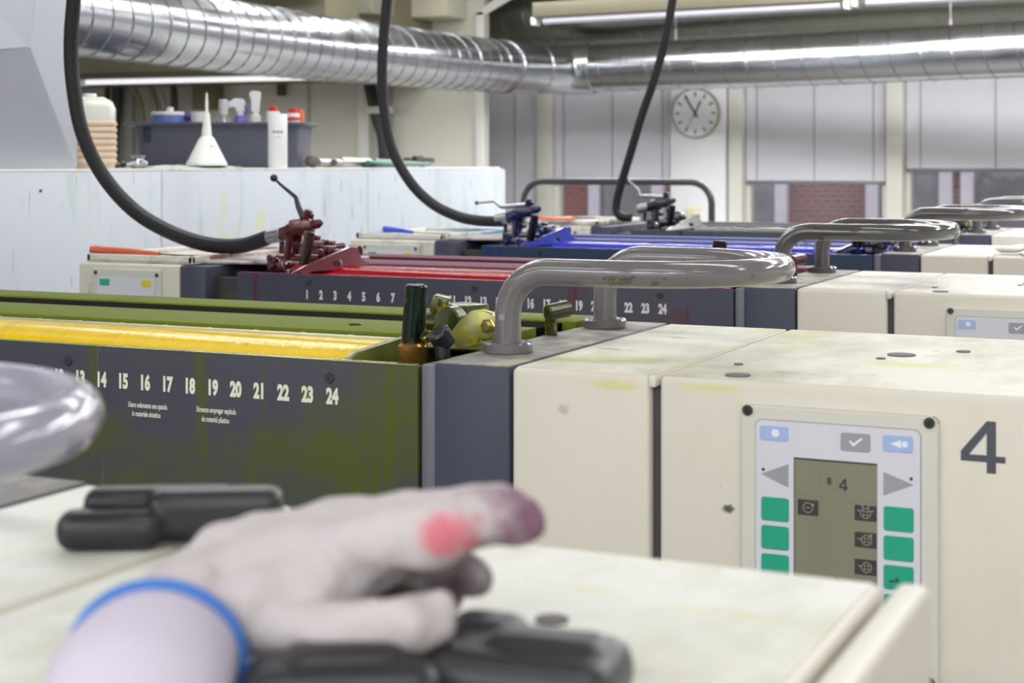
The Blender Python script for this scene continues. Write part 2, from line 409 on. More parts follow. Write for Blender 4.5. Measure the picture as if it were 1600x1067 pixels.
def control_panel(unit, Y0):
    dY = Y0-YK[1]
    yb = Y0-.008; yl = yb-.0015
    def P(px, py): 
        p = at(px, py, YK[1]-.009); return p.x, p.z
    x0, z1 = P(1157, 632); x1, _ = P(1466, 655); z0 = z1-.26
    bz = B().rrect(x0, z0, x1, z1, .006, yb, Y0+.002, .0015)
    cp = bz.out('control_panel', mat('panel_bezel_offwhite', (214, 212, 202), .4, var=.02, stains=[((225, 220, 90), 13, .67, .06, .6, 12, (1, 1, 1))]), unit)
    m_lab = mat('panel_membrane_lilac', (214, 215, 224), .3, var=.01, stains=[((225, 222, 140), 12, .70, .06, .5, 2, (1, 1, 1))])
    lx0, lz1 = P(1181, 655); lx1, _ = P(1438, 674)
    B().rrect(lx0-.0008, z0+.012-.0008, lx1+.0008, lz1+.0008, .007, yb-.0004, yb+.002).out('membrane_border', mat('panel_border_grey', (150, 150, 160), .5), cp)
    B().rrect(lx0, z0+.012, lx1, lz1, .0065, yl, yb+.002).out('membrane', m_lab, cp)
    for px, py in ((1168, 641), (1452, 661)):
        x, z = P(px, py)
        s = B(); s.m = 0; s.cyl((x, yb+.001, z), (x, yb-.003, z), .0052, seg=20, bev=.001)
        s.m = 1; s.cyl((x, yb-.0025, z), (x, yb-.0033, z), .0026, seg=6)
        s.out('screw', [m_darksteel, m_black], cp)
    for z in (z0+.01,):
        for px in (1168, 1452):
            x = P(px, 650)[0]; B().cyl((x, yb+.001, z), (x, yb-.003, z), .0052, seg=20, bev=.001).out('screw', m_darksteel, cp)
    m_blue = mat('pale_blue_key', (164, 188, 232), .35, var=.03); m_gk = mat('grey_key', (158, 160, 170), .35, var=.04)
    m_gr = mat('green_key', (38, 164, 134), .35, var=.04, stains=[((20, 60, 60), 30, .68, .03, .9, 17, (1, 1, 1)), ((110, 130, 60), 22, .68, .05, .6, 27, (1, 1, 1))])
    yk = yl-.0009
    def key(pa, pb, m, r=.0025):
        xa, za = P(*pa); xb, zb = P(*pb)
        s = B(); s.rrect(xa, zb, xb, za, r, yk, yl+.0005, .0003); return s, (xa+xb)/2, (za+zb)/2
    wy = mat('key_symbol_white', (232, 238, 245), .4, var=0)
    s, cx, cz = key((1188, 664), (1232, 690), m_blue); s.m = 1; s.add([(cx+.0015+.004*math.cos(2*PI*i/14), yk-.0002, cz+.0005+.004*math.sin(2*PI*i/14)) for i in range(14)], [tuple(range(14))]); s.out('button', [m_blue, wy], cp)['label'] = 'pale blue key with round lamp symbol'
    s, cx, cz = key((1380, 679), (1427, 708), m_blue); s.m = 1; s.add([(cx-.007, yk-.0002, cz), (cx+.003, yk-.0002, cz-.004), (cx+.003, yk-.0002, cz+.004)], [(0, 1, 2)])
    s.add([(cx+.0065+.003*math.cos(2*PI*i/14), yk-.0002, cz+.003*math.sin(2*PI*i/14)) for i in range(14)], [tuple(range(14))]); s.out('button', [m_blue, wy], cp)['label'] = 'pale blue key with horn symbol'
    s, cx, cz = key((1314, 675), (1360, 707), m_gk); s.m = 1
    s.add([(cx-.006, yk-.0002, cz+.0005), (cx-.0045, yk-.0002, cz+.002), (cx-.002, yk-.0002, cz-.001), (cx+.006, yk-.0002, cz+.005), (cx+.007, yk-.0002, cz+.0035), (cx-.002, yk-.0002, cz-.0042)], [(0, 1, 2, 5), (2, 3, 4, 5)])
    s.out('button', [m_gk, wy], cp)['label'] = 'grey key with a white tick'
    for tri in (((1190, 741), (1232, 761), (1232, 725)), ((1427, 757), (1381, 737), (1381, 773))):
        pp = [P(*t) for t in tri]
        if tri[0][0] < 1300: pp = [(pp[0][0], (pp[1][1]+pp[2][1])/2), pp[1], pp[2]]
        B().prism(pp, 'y', yk, yl+.0005).out('arrow_button', m_gk, cp)
    for px, py in ((1193, 733), (1424, 748)):
        x, z = P(px, py); B().cyl((x, yl, z), (x, yl-.0006, z), .0016, seg=12).out('indicator_lamp', m_darksteel, cp)
    # lcd
    ax, az = P(1241, 714); bx, _ = P(1371, 725); zb = az-.145
    m_lcd = mat('lcd_olive', (134, 133, 112), .12, var=.02, vscale=8, coat=.3); m_ld = mat('lcd_dark', (66, 62, 66), .2, var=.03); m_lm = mat('lcd_mid', (96, 94, 78), .3, var=0)
    s = B(); s.box((ax, yl-.0004, zb), (bx, yl+.0008, az)); s.m = 1
    s.box((ax, yl-.0008, az-.0016), (bx, yl-.0003, az)); s.box((ax, yl-.0008, zb), (ax+.0008, yl-.0003, az))
    yy = yl-.001
    s.m = 2
    z = P(1241, 771)[1]; s.box((ax, yy, z-.0002), (bx, yl-.0002, z+.0002))
    xa, za = P(1287, 735); xb, zz = P(1305, 763)
    for r in ((xa, zz, xa+.0009, za), (xb-.0009, zz, xb, za), (xa, za-.0009, xb, za)): s.box((r[0], yy, r[1]), (r[2], yl-.0002, r[3]))
    s.m = 1
    cx = (xa+xb)/2; s.text('8', (cx, yy, zz+.0065), .0095, .9, .02); x4, z4 = P(1318.5, 757); four(s, x4, z4, .0118, yy, yl, .85)
    boxes = [((1247, 779), (1279, 806), 0), ((1336, 788), (1370, 815), 1), ((1336, 830), (1370, 857), 2), ((1336, 872), (1370, 900), 3), ((1247, 902), (1279, 930), 0)]
    cs = []
    for a, c, kd in boxes:
        x0_, z1_ = P(*a); x1_, z0_ = P(*c); s.box((x0_, yy, z0_), (x1_, yl-.0002, z1_)); cs.append(((x0_+x1_)/2, (z0_+z1_)/2, kd))
    x, z = P(1308, 905); s.cyl((x, yl, z), (x, yy, z), .0022, seg=14)
    s.m = 2
    for x, z, kd in cs: icon(s, x+(.001 if kd > 1 else 0), z, .0052, kd, yy-.0002)
    s.out('screen', [m_lcd, m_ld, mat('lcd_icon', (150, 146, 130), .3, var=0)], cp)
    zt, h, st = P(1190, 775)[1], .0232, .0278
    zt2 = P(1381, 790)[1]
    for n in range(6):
        for col, (pxa, pxb), z in ((0, (1190, 1233), zt-n*st), (1, (1381, 1428), zt2-n*st)):
            xa, xb = P(pxa, 800)[0], P(pxb, 800)[0]
            if z-h < z0+.014: continue
            o = B().rrect(xa, z-h, xb, z, .0025, yk, yl+.0005, .0003).out('button', m_gr, cp)
    # labels already tell the odd keys apart

def four(b, cx, cz, h, y0, y1, sx=1):
    k = h/273
    for poly in ([(132, 0), (179, 0), (179, 273), (132, 273)], [(0, 180), (132, 180), (132, 215), (0, 215)], [(179, 182), (227, 182), (227, 215), (179, 215)],
                 [(0, 180), (0, 163), (132, 0), (132, 62), (42, 180)]):
        b.prism([(cx+(x-113)*k*sx, cz-(z-136)*k) for x, z in poly], 'y', y0, y1)
    return b
def decal4(unit, Y0, s='4'):
    p = at(1536, 698, YK[1]); m = mat('slate_numeral', (78, 80, 92), .45, var=.03)
    four(B(), p.x, p.z, .0485, Y0-.0006, Y0+.0005).out('unit_number', m, unit)['label'] = 'large slate grey figure 4' if s == '4' else 'large slate grey figure'

def fountain(unit, k, Y0):
    q = INK[k]
    x0, x1 = XTL, XTR-.02
    # front panel of the ink duct with thickness and top lip
    p = B().box((x0, Y0, TOP-.62), (x1, Y0+.012, TOP-.0052), .0015)
    fp = p.out('fountain_panel', q['m_panel'], unit)
    B().box((x0+.004, Y0+.0012, TOP-.0055), (x1-.004, Y0+.013, TOP-.0034), .001).out('panel_lip', q['m_edge'], fp)
    c, s_ = (-.9345, .0325) if k == 1 else (-.957, .0325)
    if k in (1, 2):
        for n in range(1, 25):
            t = B(); t.text(str(n), (c-(24-n)*s_, Y0-.0006, TOP-.045), .0235, .66, .055, .0002)
            t.out('zone_number', mat(q['name']+'_printed_figures', (226, 228, 205) if k == 1 else (222, 222, 226), .5, var=.03, stains=[(q['ink'], 16, .58, .1, .5, 4, (1, 1, 1))]), fp)
    if k == 1:
        t = B()
        for txt, px, py in (('Usare solamente una spatola', 231, 634), ('in materiale sintetico', 229, 647.5), ('Sómente empregar espátula', 338, 641.5), ('de material plástico', 337, 656)):
            t = B(); pt = at(px, py, YK[1]); t.text(txt, (pt.x, Y0-.0006, pt.z), .0088, .56, .03, .0002)
            t.out('warning_text', mat('faint_white_print', (214, 216, 200), .5, var=.03), fp)
    for x in (c-.004, c-.376, c-.745):
        s = B(); z = TOP-(.024 if k == 1 else .019)
        s.cyl((x, Y0+.001, z), (x, Y0-.002, z), .0062, seg=24, bev=.0008); s.m = 1; s.cyl((x, Y0-.0015, z), (x, Y0-.0024, z), .0028, seg=6)
        s.out('socket_screw', [mat(q['name']+'_screw', tuple(int(a*.9) for a in q['panel']), .4, .3), m_black], fp)
    # roller (wet with ink)
    xe = -.93
    r = .095; cz = TOP+.007-r; cy = Y0+.118
    rb = B(); rb.cyl((x0+.075, cy, cz), (xe, cy, cz), r, seg=128)
    rb.out('ink_roller', q['m_ink'], unit)
    # duct blade slope between lip and roller
    B().box((x0+.06, Y0+.0125, TOP-.035), (xe+.005, Y0+.030, TOP-.0085)).out('ink_duct_blade', q['m_ink'], unit)
    # slotted scraper and covers
    sc = B(); ya = Y0+.172
    sc.box((x0+.07, ya, TOP-.006), (x1, ya+.013, TOP+.0035), .001)
    sc.m = 1
    n = 15
    for i in range(n):
        xa = x0+.08+i*.071
        if xa+.06 > xe+.01: continue
        sc.box((xa, ya+.0045, TOP+.003), (xa+.062, ya+.010, TOP+.0042))
    sc.out('slotted_scraper', [mat(q['name']+'_scraper', tuple(min(255, int(a*.4+150)) for a in q['cover']), .35, .3, var=.1, vscale=20), m_black], unit)
    cv = B(); cv.box((x0, ya+.012, TOP-.01), (x1, Y0+.318, TOP+.008), .002)
    cvo = cv.out('fountain_cover', q['m_cover'], unit)
    for x in (-1.05, -1.75):
        B().cyl((x, Y0+.245, TOP+.007), (x, Y0+.245, TOP+.011), .008, seg=24, bev=.001).out('cover_screw', q['m_mech'], cvo)
    B().box((x0, Y0+.3185, TOP-.05), (x1, Y0+.3995, TOP+.0062)).out('cover_slot_shade', mat('slot_black', (20, 18, 15), .95, spec=.03), unit)  # black strip fills the slot and stands in for the shade inside it
    B().box((x0-.02, Y0+.400, TOP-.62), (x1+.02, Y0+.487, TOP+.009), .003).out('rear_cover_bar', q['m_cover'], unit)
    B().box((x0+.004, Y0+.02, TOP-.62), (x1, Y0+.4, TOP-.14)).out('fountain_body', m_grey, unit)
    # cheek plate at the right
    poly = [(Y0+.0125, TOP-.10), (Y0+.0125, TOP-.004), (Y0+.03, TOP+.003), (Y0+.2, TOP+.012), (Y0+.3, TOP+.012), (Y0+.3, TOP-.10)]
    B().prism(poly, 'x', xe+.001, xe+.011, .0015).out('cheek_plate', q['m_mech'] if k != 1 else mat('olive_cheek', (112, 118, 52), .3, .2, var=.15, vscale=12), unit)

def end_mechanism(unit, k, Y0):
    """clamp, swivel tube and bracket at the right end of the ink duct"""
    q = INK[k]; dY = Y0-YK[1]; O = V((0, dY, 0))
    def P(px, py, d): return at(px, py, YK[1]+d)+O
    mm = q['m_mech']
    em = B().box((XTR-.1, Y0+.03, TOP-.12), (XTR-.02, Y0+.38, TOP-.03), .003).out('clamp_block', mm, unit)
    # tube
    a, b_ = P(644, 540, .10), P(651, 445, .10)
    dirn = (b_-a).normalized()
    tm = mat('dark_green_chrome' if k == 1 else q['name']+'_dark_chrome', (40, 52, 46) if k == 1 else (44, 44, 48), .16, .8, var=.2, vscale=30, stains=[(q['stain'], 24, .6, .04, .8, 3, (1, 1, 1))])
    t = B(); t.cyl(a-dirn*.012, b_, .0133, seg=36, bev=.0016); t.m = 1; t.cyl(b_-dirn*.001, b_+dirn*.0002, .0092, seg=24)
    t.out('swivel_tube', [tm, m_black], unit)
    c = P(643, 560, .085)
    bs = B(); c2 = P(645, 536, .085); bs.cyl(V((c2.x, c2.y, c2.z-.05)), c2, .0165, .0172, seg=36, bev=.003)
    bs.out('brass_cup', mat('inky_copper' if k == 1 else q['name']+'_inky_copper', (196, 132, 76) if k == 1 else q['deep'], .22, .7, var=.2, vscale=20, stains=[(q['stain'], 20, .5, .1, .7, 1, (1, 1, 1))]), unit)
    # socket ring on a short black stud
    r1 = P(689, 526, .07); r0 = P(692, 560, .07)
    s = B(); d = V((-.25, -.55, .8)).normalized()
    s.cyl(r0, r1-V((0, 0, .006)), .009, seg=20); s.cyl(r1-d*.012, r1+d*.008, .0132, seg=28, bev=.0015); s.m = 1
    s.cyl(r1+d*.0075, r1+d*.0085, .0062, seg=6)
    s.out('socket_ring', [mat('jet_black', (28, 28, 30), .3), mat('pit_black', (12, 12, 12), .6)], unit)
    s = B(); e = P(666, 525, .09); s.cyl(e-d*.006, e+d*.003, .0075, seg=20, bev=.001); s.m = 1; s.cyl(e+d*.0026, e+d*.0034, .0035, seg=6)
    s.out('lock_ring', [mm, m_black], unit)
    # blocks
    s = B()
    R = Matrix.Translation(P(688, 482, .2)) @ Matrix.Rotation(.25, 4, 'Y') @ Matrix.Rotation(.3, 4, 'Z')
    s.box((-.011, -.012, -.008), (.010, .012, .016), .003, M=R)
    s.out('green_knuckle' if k == 1 else 'knuckle', mm, unit)
    s = B(); p = P(690, 505, .19)
    s.cyl(p+V((-.02, 0, 0)), p+V((.02, .01, 0)), .014, seg=24, bev=.002); s.cyl(P(705, 500, .17)+V((0, -.012, 0)), P(705, 500, .17)+V((0, .012, 0)), .017, seg=24, bev=.002)
    s.box(P(672, 515, .2)-V((.004, .01, .012)), P(720, 515, .2)+V((0, .015, .008)), .003)
    s.out('pivot_block', mm, unit)
    # curved bracket plate with hex bolt
    y = YK[1]+.135
    outline = [(706, 535), (703, 520), (716, 503), (735, 486), (752, 484), (768, 490), (776, 505), (774, 522), (762, 530), (748, 528), (745, 540), (715, 545)]
    poly = [(lambda w_: (w_.x, w_.z))(at(px, py, y)) for px, py in outline]
    mb = mat('bracket_pale_olive' if k == 1 else q['name']+'_bracket', (160, 158, 104) if k == 1 else q['cover'], .3, .4, var=.2, vscale=24, stains=[((176, 170, 20) if k == 1 else q['ink'], 26, .52, .08, .8, 6, (1, 1, 1))])
    br = B().prism(poly, 'y', y+dY, y+dY+.012, .0018).out('bracket_plate', mb, unit)
    h = at(765, 509, y)+O
    s = B(); s.cyl(h+V((0, .002, 0)), h+V((0, -.008, 0)), .0088, seg=6, bev=.001); s.cyl(h+V((0, -.008, 0)), h+V((0, -.013, 0)), .005, seg=16)
    s.out('hex_bolt', mat('inky_zinc', (176, 170, 96), .25, .9, var=.15), br)
    h = at(734, 530, y)+O
    B().cyl(h+V((0, .002, 0)), h+V((0, -.002, 0)), .003, seg=6).out('bracket_screw', m_brass, br)
    # top plate of bracket
    s = B(); R = Matrix.Translation(P(727, 482, .21)) @ Matrix.Rotation(-.35, 4, 'Z')
    s.box((-.024, -.02, -.006), (.022, .02, .006), .002, M=R); s.box((-.02, -.015, -.03), (.02, .015, -.006), M=R)
    s.out('clamp_plate', mm, unit)
    # small knob on an ear at the right
    s = B(); kx = at(866, 488, YK[1]+.30)+O
    s.cyl(kx+V((-.005, -.012, 0)), kx+V((.012, .018, .004)), .0105, seg=28, bev=.002); s.m = 1; s.cyl(kx+V((-.0055, -.013, 0)), kx+V((-.005, -.0118, 0)), .004, seg=6)
    s.m = 0; s.box(kx+V((-.012, -.003, -.036)), kx+V((.003, .004, .002)), .0015); s.box(kx+V((-.014, -.01, -.040)), kx+V((.025, .02, -.030)), .001)
    s.out('clamp_knob', [mm, m_black], unit)

def left_housing(unit, k, Y0):
    q = INK[k]
    zl = TOP+.0055
    mc = mat('cream_grimy', (206, 204, 188), .45, var=.06, vscale=9, stains=[((150, 148, 128), 12, .55, .12, .6, 9, (1, 1, 1)), ((80, 76, 70), 45, .68, .04, .8, 19, (1, 1, 1))])
    B().box((XL, Y0, TOP-.62), (XM-.001, Y0+DEP-.02, zl), .007, 3).out('cream_end_housing', mc, unit)
    g = B().box((XM, Y0+.0, TOP-.62), (XM+.064, Y0+DEP-.02, zl-.001), .003)
    g.out('grey_end_housing', m_grey, unit)
    B().box((XM+.064, Y0+.035, TOP-.62), (XTL-.001, Y0+DEP-.02, TOP-.02)).out('end_recess', mat('recess_inky', (58, 56, 58), .5, var=.2, vscale=20, stains=[(q['stain'], 16, .5, .15, .7, 2, (1, 1, 1))]), unit)
    # small panel
    y = YK[2]
    def P(px, py): p = at(px, py, y-.004); return p.x, p.z
    x0, z1 = P(145, 419); x1, _ = P(252, 424); z0 = z1-.13
    dd = Y0
    pn = B().rrect(x0, z0, x1, z1, .004, dd-.005, dd+.002, .001).out('end_control_panel', mat('end_bezel', (200, 202, 198), .4, var=.04, vscale=14), unit)
    a, b_ = P(153, 432), P(242, 436)
    B().rrect(a[0], z0+.01, b_[0], a[1], .003, dd-.0062, dd).out('membrane', mat('end_membrane', (206, 210, 218), .35, var=.03, stains=[((50, 50, 55), 46, .70, .03, .9, 3, (1, 1, 1))]), pn)
    m_g = MATS['green_key']; m_y = mat('yellow_key', (216, 196, 40), .35)
    for (pa, pb, m, lb) in (((157, 435), (172, 446), m_g, 'green key'), ((222, 438), (237, 449), m_y, 'yellow key')):
        xa, za = P(*pa); xb, zb = P(*pb); o = B().rrect(xa, zb, xb, za, .0015, dd-.0072, dd-.005).out('button', m, pn); o['label'] = lb
    for px, py in ((150, 425.5), (245.5, 430)):
        x, z = P(px, py); B().cyl((x, dd-.004, z), (x, dd-.0075, z), .0042, seg=16, bev=.0008).out('screw', m_darksteel, pn)
    # lid plate lying askew over the housing
    lm = mat(q['name']+'_inked_lid', (214, 212, 200), .4, var=.05, vscale=9, stains=[((110, 104, 96), 20, .60, .08, .7, 6, (1, 1, 1)), (dict([(1, (200, 190, 30)), (2, (120, 28, 44)), (3, (30, 110, 150)), (4, (90, 90, 90))])[k], 4, .45, .14, .85, 3+k, (1, 1, 3))])
    b = B(); zz = zl+.0005
    xa, xb, ya, yb = XL+.01, XM+.02, Y0+.015, Y0+DEP-.08
    b.box((xa, ya, zz), (xb, yb, zz+.006), .002)
    for r in ((xa, ya, xb, ya+.012), (xa, yb-.012, xb, yb), (xa, ya, xa+.012, yb), (xb-.012, ya, xb, yb)):
        b.box((r[0], r[1], zz), (r[2], r[3], zz+.017), .003)
    b.out('ink_slab_lid', lm, unit)
    # second plate leading up to the valve
    if k in (2, 3):
        b = B(); b.prism([(XM+.005, Y0+.05), (XTL+.12, Y0+.12), (XTL+.12, Y0+.33), (XM+.03, Y0+.35)], 'z', zl, zl+.008, .002)
        b.out('drip_plate', mat(q['name']+'_drip_plate', (196, 190, 190), .3, .4, var=.1, vscale=16, stains=[(q['stain'], 8, .48, .12, .85, 6, (1, 1, 1))]), unit)

LEVERS = {2: [(428, 278), (438, 288), (462, 308), (466, 322), (471, 338)], 3: [(745, 317), (757, 316), (772, 314), (783, 323), (794, 331)], 4: [(980, 280), (985, 285), (998, 297), (1000, 306), (1006, 318)]}
def valve(unit, k, Y0):
    q = INK[k]; O = V((0, Y0-YK[2], 0))
    def P(px, py, d=.16): return at(px, py, YK[2]+d)+O
    mm = q['m_mech']
    b = B()
    R = Matrix.Translation(P(472, 354)) @ Matrix.Rotation(.35, 4, 'Z') @ Matrix.Rotation(-.12, 4, 'Y')
    b.box((-.024, -.02, -.017), (.024, .02, .017), .005, M=R)
    b.cyl(P(441, 367), P(462, 358), .0165, seg=6, bev=.002); b.cyl(P(452, 364), P(468, 356), .020, seg=8, bev=.002)
    b.cyl(P(478, 346), P(482, 331), .0135, seg=20, bev=.002); b.cyl(P(481, 334), P(483, 328), .009, seg=6, bev=.001)
    b.cyl(P(488, 352), P(499, 349), .010, seg=12, bev=.002); b.sph(P(499, 348), .0085, seg=14)
    b.cyl(P(462, 365, .18), P(459, 402, .18), .015, seg=16); b.cyl(P(452, 372, .12), P(449, 405, .12), .008, seg=10); b.cyl(P(441, 375, .2), P(440, 400, .2), .006, seg=8)
    b.cyl(P(463, 378), P(462, 386), .021, seg=6, bev=.002)
    v = b.out('ink_valve', mm, unit)
    b = B(); b.cyl(P(419, 370.5), P(441, 366), .0158, seg=28, bev=.001); b.out('hose_collar', m_steel, v)
    # lever: 2.. same root, bends differ from unit to unit
    pts = [at(px, py, Y0+.15) for px, py in LEVERS[k]]
    root = P(474, 340, .15)
    pts[-1] = root
    ld = mat('lever_dark_steel', (64, 64, 68), .3, .6, var=.1) if k == 2 else m_steel
    lv = B().tube(pts, [.0028, .0032, .0046, .0062, .0075], 10).out('lever', ld, v)
    B().sph(pts[0], .0082 if k == 2 else .006, seg=20).out('lever_knob', m_black if k == 2 else m_darksteel, v)
    # steel swivel tube
    a, b_ = P(475, 414, .09), P(484, 362, .09)
    B().cyl(a, b_, .0112, seg=30, bev=.0012).out('swivel_tube', mat(q['name']+'_tube', (96, 86, 84) if k == 2 else (50, 50, 60), .2, .85, var=.12, stretch=(1, 1, .1), vscale=60), unit)
    b = B()
    for (px, py, r, dd) in ((494, 384, .013, .16), (505, 379, .009, .19), (516, 381, .009, .2), (512, 392, .014, .16), (500, 396, .012, .14), (524, 395, .010, .17), (487, 398, .013, .15), (494, 372, .008, .2)):
        c = P(px, py, dd); b.box(c-V((r, r, r*.8)), c+V((r, r, r*.8)), .003)
    b.cyl(P(518, 386, .2), P(536, 384, .24), .007, seg=14)
    b.cyl(P(436, 405, .13), P(500, 405, .13), .012, seg=12)
    b.out('valve_manifold', mm, unit)
    # three socket screws in a small block
    b = B(); c = P(429, 413, .05); b.prism([(c.x-.018, c.z-.014), (c.x+.024, c.z-.014), (c.x+.018, c.z+.004), (c.x-.01, c.z+.018), (c.x-.02, c.z+.014)], 'y', c.y, c.y+.03, .002)
    for px, py in ((423, 403), (431, 406), (426, 416)):
        c = P(px, py, .05); b.m = 0; b.cyl(c+V((0, .002, 0)), c+V((0, -.008, .002)), .006, seg=16, bev=.001); b.m = 1; b.cyl(c+V((0, -.0078, .002)), c+V((0, -.0086, .0022)), .0035, seg=10)
    b.out('screw_block', [mm, m_black], unit)
    # triangular cheek plate
    pts = [(455, 427, .02), (488, 411, .05), (548, 386, .15), (558, 388, .17), (566, 405, .18), (577, 413, .19), (540, 420, .10)]
    top = [P(*p) for p in pts]
    bb = B(); n = len(top); off = V((-.008, 0, -.001))
    bb.add(top+[p+off for p in top], [tuple(range(n)), tuple(range(2*n-1, n-1, -1))]+[(i, i+n, (i+1) % n+n, (i+1) % n) for i in range(n)])
    mch = mat(q['name']+'_cheek', {2: (96, 8, 34), 3: (20, 46, 150), 4: (46, 46, 48)}[k], .2, .1, var=.15, vscale=18, coat=.5)
    ck = bb.out('left_cheek_plate', mch, unit, ang=20)
    b = B(); c = P(530, 411, .10); b.cyl(c+V((-.004, .006, 0)), c+V((.002, -.008, 0)), .0075, seg=6, bev=.001); b.out('cheek_bolt', mm, ck)
    b = B(); c = P(553, 392, .2); b.cyl(c+V((-.012, 0, 0)), c+V((.016, 0, 0)), .012, seg=24, bev=.002); b.out('cheek_pivot', mm, ck)
    b = B(); b.box(V((P(455, 430, .03).x, Y0+.022, TOP-.05)), V((XTL+.1, Y0+.36, TOP+.003)), .003); b.out('duct_end_block', mm, unit)

UL = ['cream printing unit nearest the camera, with the black grips and work glove on top',
      'printing unit with yellow ink, olive covers and the number 4 panel',
      'printing unit with magenta ink, behind the yellow one',
      'printing unit with blue ink, between the magenta and black ones',
      'printing unit with black ink, farthest of the row']
units = []
for k in range(5):
    Y0 = YK[k]
    u = thing('printing_unit', UL[k], 'printing press', (-1.2, Y0+DEP/2, 0), 'printing units in a row')
    units.append(u)
    right_housing(u, k, Y0)
    rail(u, Y0, m_rail_front if k == 0 else (m_rail if k == 1 else m_rail_dark))
    if k > 0:
        control_panel(u, Y0)
        fountain(u, k, Y0)
        end_mechanism(u, k, Y0)
        left_housing(u, k, Y0)
    if k == 1: decal4(u, Y0)
    if k > 1: valve(u, k, Y0)

# ================================================================ hoses
def hose(pxs, Y, r, label, top=3.19):
    pts = [at(px, py, Y) for px, py in pxs]
    p0 = pts[0]; d = (pts[0]-pts[1]).normalized()
    ext = [V((p0.x+d.x*.35+.02, p0.y, p0.z+.5)), V((p0.x+d.x*.4, p0.y, top))]
    allp = [ext[1], ext[0]]+pts
    n = 10
    tag(B().tube(spline(allp, n), r, 18).out('ink_hose', m_blackrub), label, 'hose', 'black ink hoses')
hose([(118, -30), (111, 60), (114, 130), (128, 205), (158, 270), (205, 325), (260, 360), (320, 381), (375, 384), (419, 371)], YK[2]+.16, .0165, 'thick black hose curving down at left to the maroon valve')
hose([(608, -30), (598, 80), (599, 160), (612, 230), (640, 283), (675, 318), (715, 338), (750, 345), (786, 346)], YK[3]+.16, .0150, 'black hose hanging in the middle, running to the blue valve')
hose([(1056, -30), (1040, 60), (1022, 125), (1003, 180), (985, 240), (967, 300), (963, 328), (972, 339), (986, 340)], YK[4]+.16, .0145, 'black hose slanting down right of centre to the black valve')

# ================================================================ guard frame behind the black unit
yy = 5.95
a, b_ = at(818, 300, yy), at(1112, 300, yy)
zt = at(960, 284, yy).z; r = .085
pts = [V((a.x, yy, 0)), V((a.x, yy, zt-r))]+[V((a.x+r-r*math.cos(t), yy, zt-r+r*math.sin(t))) for t in [i/8*PI/2 for i in range(1, 9)]]
pts += [V((b_.x-r+r*math.sin(t), yy, zt-r+r*math.cos(t))) for t in [i/8*PI/2 for i in range(0, 9)]]+[V((b_.x, yy, 0))]
tag(B().tube(pts, .0135, 18).out('guard_rail', mat('charcoal_enamel', (62, 62, 66), .3, coat=.3)), 'charcoal tubular guard rail standing behind the black unit', 'railing')

# ================================================================ bench
BZ = EYE-.016
bench = thing('side_bench', 'long white side cabinet with ink drips at left, under the ducts', 'cabinet', (-3.5, 4.3, 0))
m_bench = mat('white_bench_paint', (190, 196, 204), .4, var=.02, vscale=2, stains=[((160, 174, 168), 5, .56, .08, .5, 3, (1, 1.2, .25)), ((196, 198, 120), 8, .62, .05, .6, 13, (1, 1, .5)), ((90, 100, 104), 22, .635, .04, .7, 23, (1, 2, .25))])
XF = -2.9
seams = [1.6, 3.0, at(253, 300, X=XF).y, at(575, 300, X=XF).y, at(788, 300, X=XF).y]
for i in range(4):
    B().box((XF-.03, seams[i]+.0015, .05), (XF, seams[i+1]-.0015, BZ-.008), .002).out('front_panel', m_bench, bench)
B().box((-4.1, 1.6, 0), (XF-.031, seams[4]-.002, BZ-.008)).out('carcass', mat('bench_carcass', (90, 92, 96), .6), bench)
B().box((-4.1, 1.6, BZ-.0075), (XF-.004, seams[4]-.03, BZ), .002).out('bench_top', mat('bench_top_paint', (214, 214, 208), .5, var=.04, stains=[((120, 120, 112), 12, .6, .1, .6, 3, (1, 1, 1))]), bench)
b = B(); b.prism([(-3.75, seams[4]-.001), (XF-.002, seams[4]-.001), (XF-.012, seams[4]+.035), (-3.75, seams[4]+.045)], 'z', .05, BZ-.012, .004); b.out('end_panel', m_bench, bench)
x_, y_ = XF+.0005, at(63, 298, X=XF)
B().cyl((XF-.001, y_.y, y_.z), (XF+.003, y_.y, y_.z), .004, seg=12).out('bolt', m_darksteel, bench)

# grey sheet-metal hood standing on the bench
XH = -2.97
def H(px, py, off=0): p = at(px, py, X=XH); return V((XH+off, p.y, p.z))
hb = B()
c1 = V((XH, H(120, 200).y, BZ)); c2 = V((XH, H(120, 200).y, 3.15)); c3 = V((XH-.12, 1.62, 3.15)); c4 = V((XH-.12, 1.62, BZ))
P0 = H(24, 74, .05); top = V((XH+.05, H(75, 0).y, 3.15)); lft = V((XH-.06, 1.62, 1.86))
bk = [V((-4.05, c1.y, BZ)), V((-4.05, c1.y, 3.15)), V((-4.05, 1.62, 3.15)), V((-4.05, 1.62, BZ))]
cr = H(112, 240)
hb.add([c1, c2, c3, c4, P0, top, lft]+bk+[V((XH, cr.y, BZ))], [(4, 5, 1, 0), (4, 0, 11), (4, 11, 3, 6), (4, 6, 2, 5), (0, 1, 8, 7), (2, 6, 3, 10, 9), (1, 5, 2, 9, 8), (0, 7, 10, 3, 11), (7, 8, 9, 10)])
tag(hb.out('extraction_hood', mat('galvanised_grey_sheet', (168, 171, 180), .4, .15, var=.03, vscale=2, stains=[((205, 215, 30), 14, .72, .03, .9, 16, (1, 1, 1))]), flat=True), 'grey sheet metal hood with folded faces at the left edge', 'hood')

# ---------------------------------------------------------------- things on the bench
def on(px, X, dz=0): p = at(px, 200, X=X); return V((X, p.y, BZ+dz))
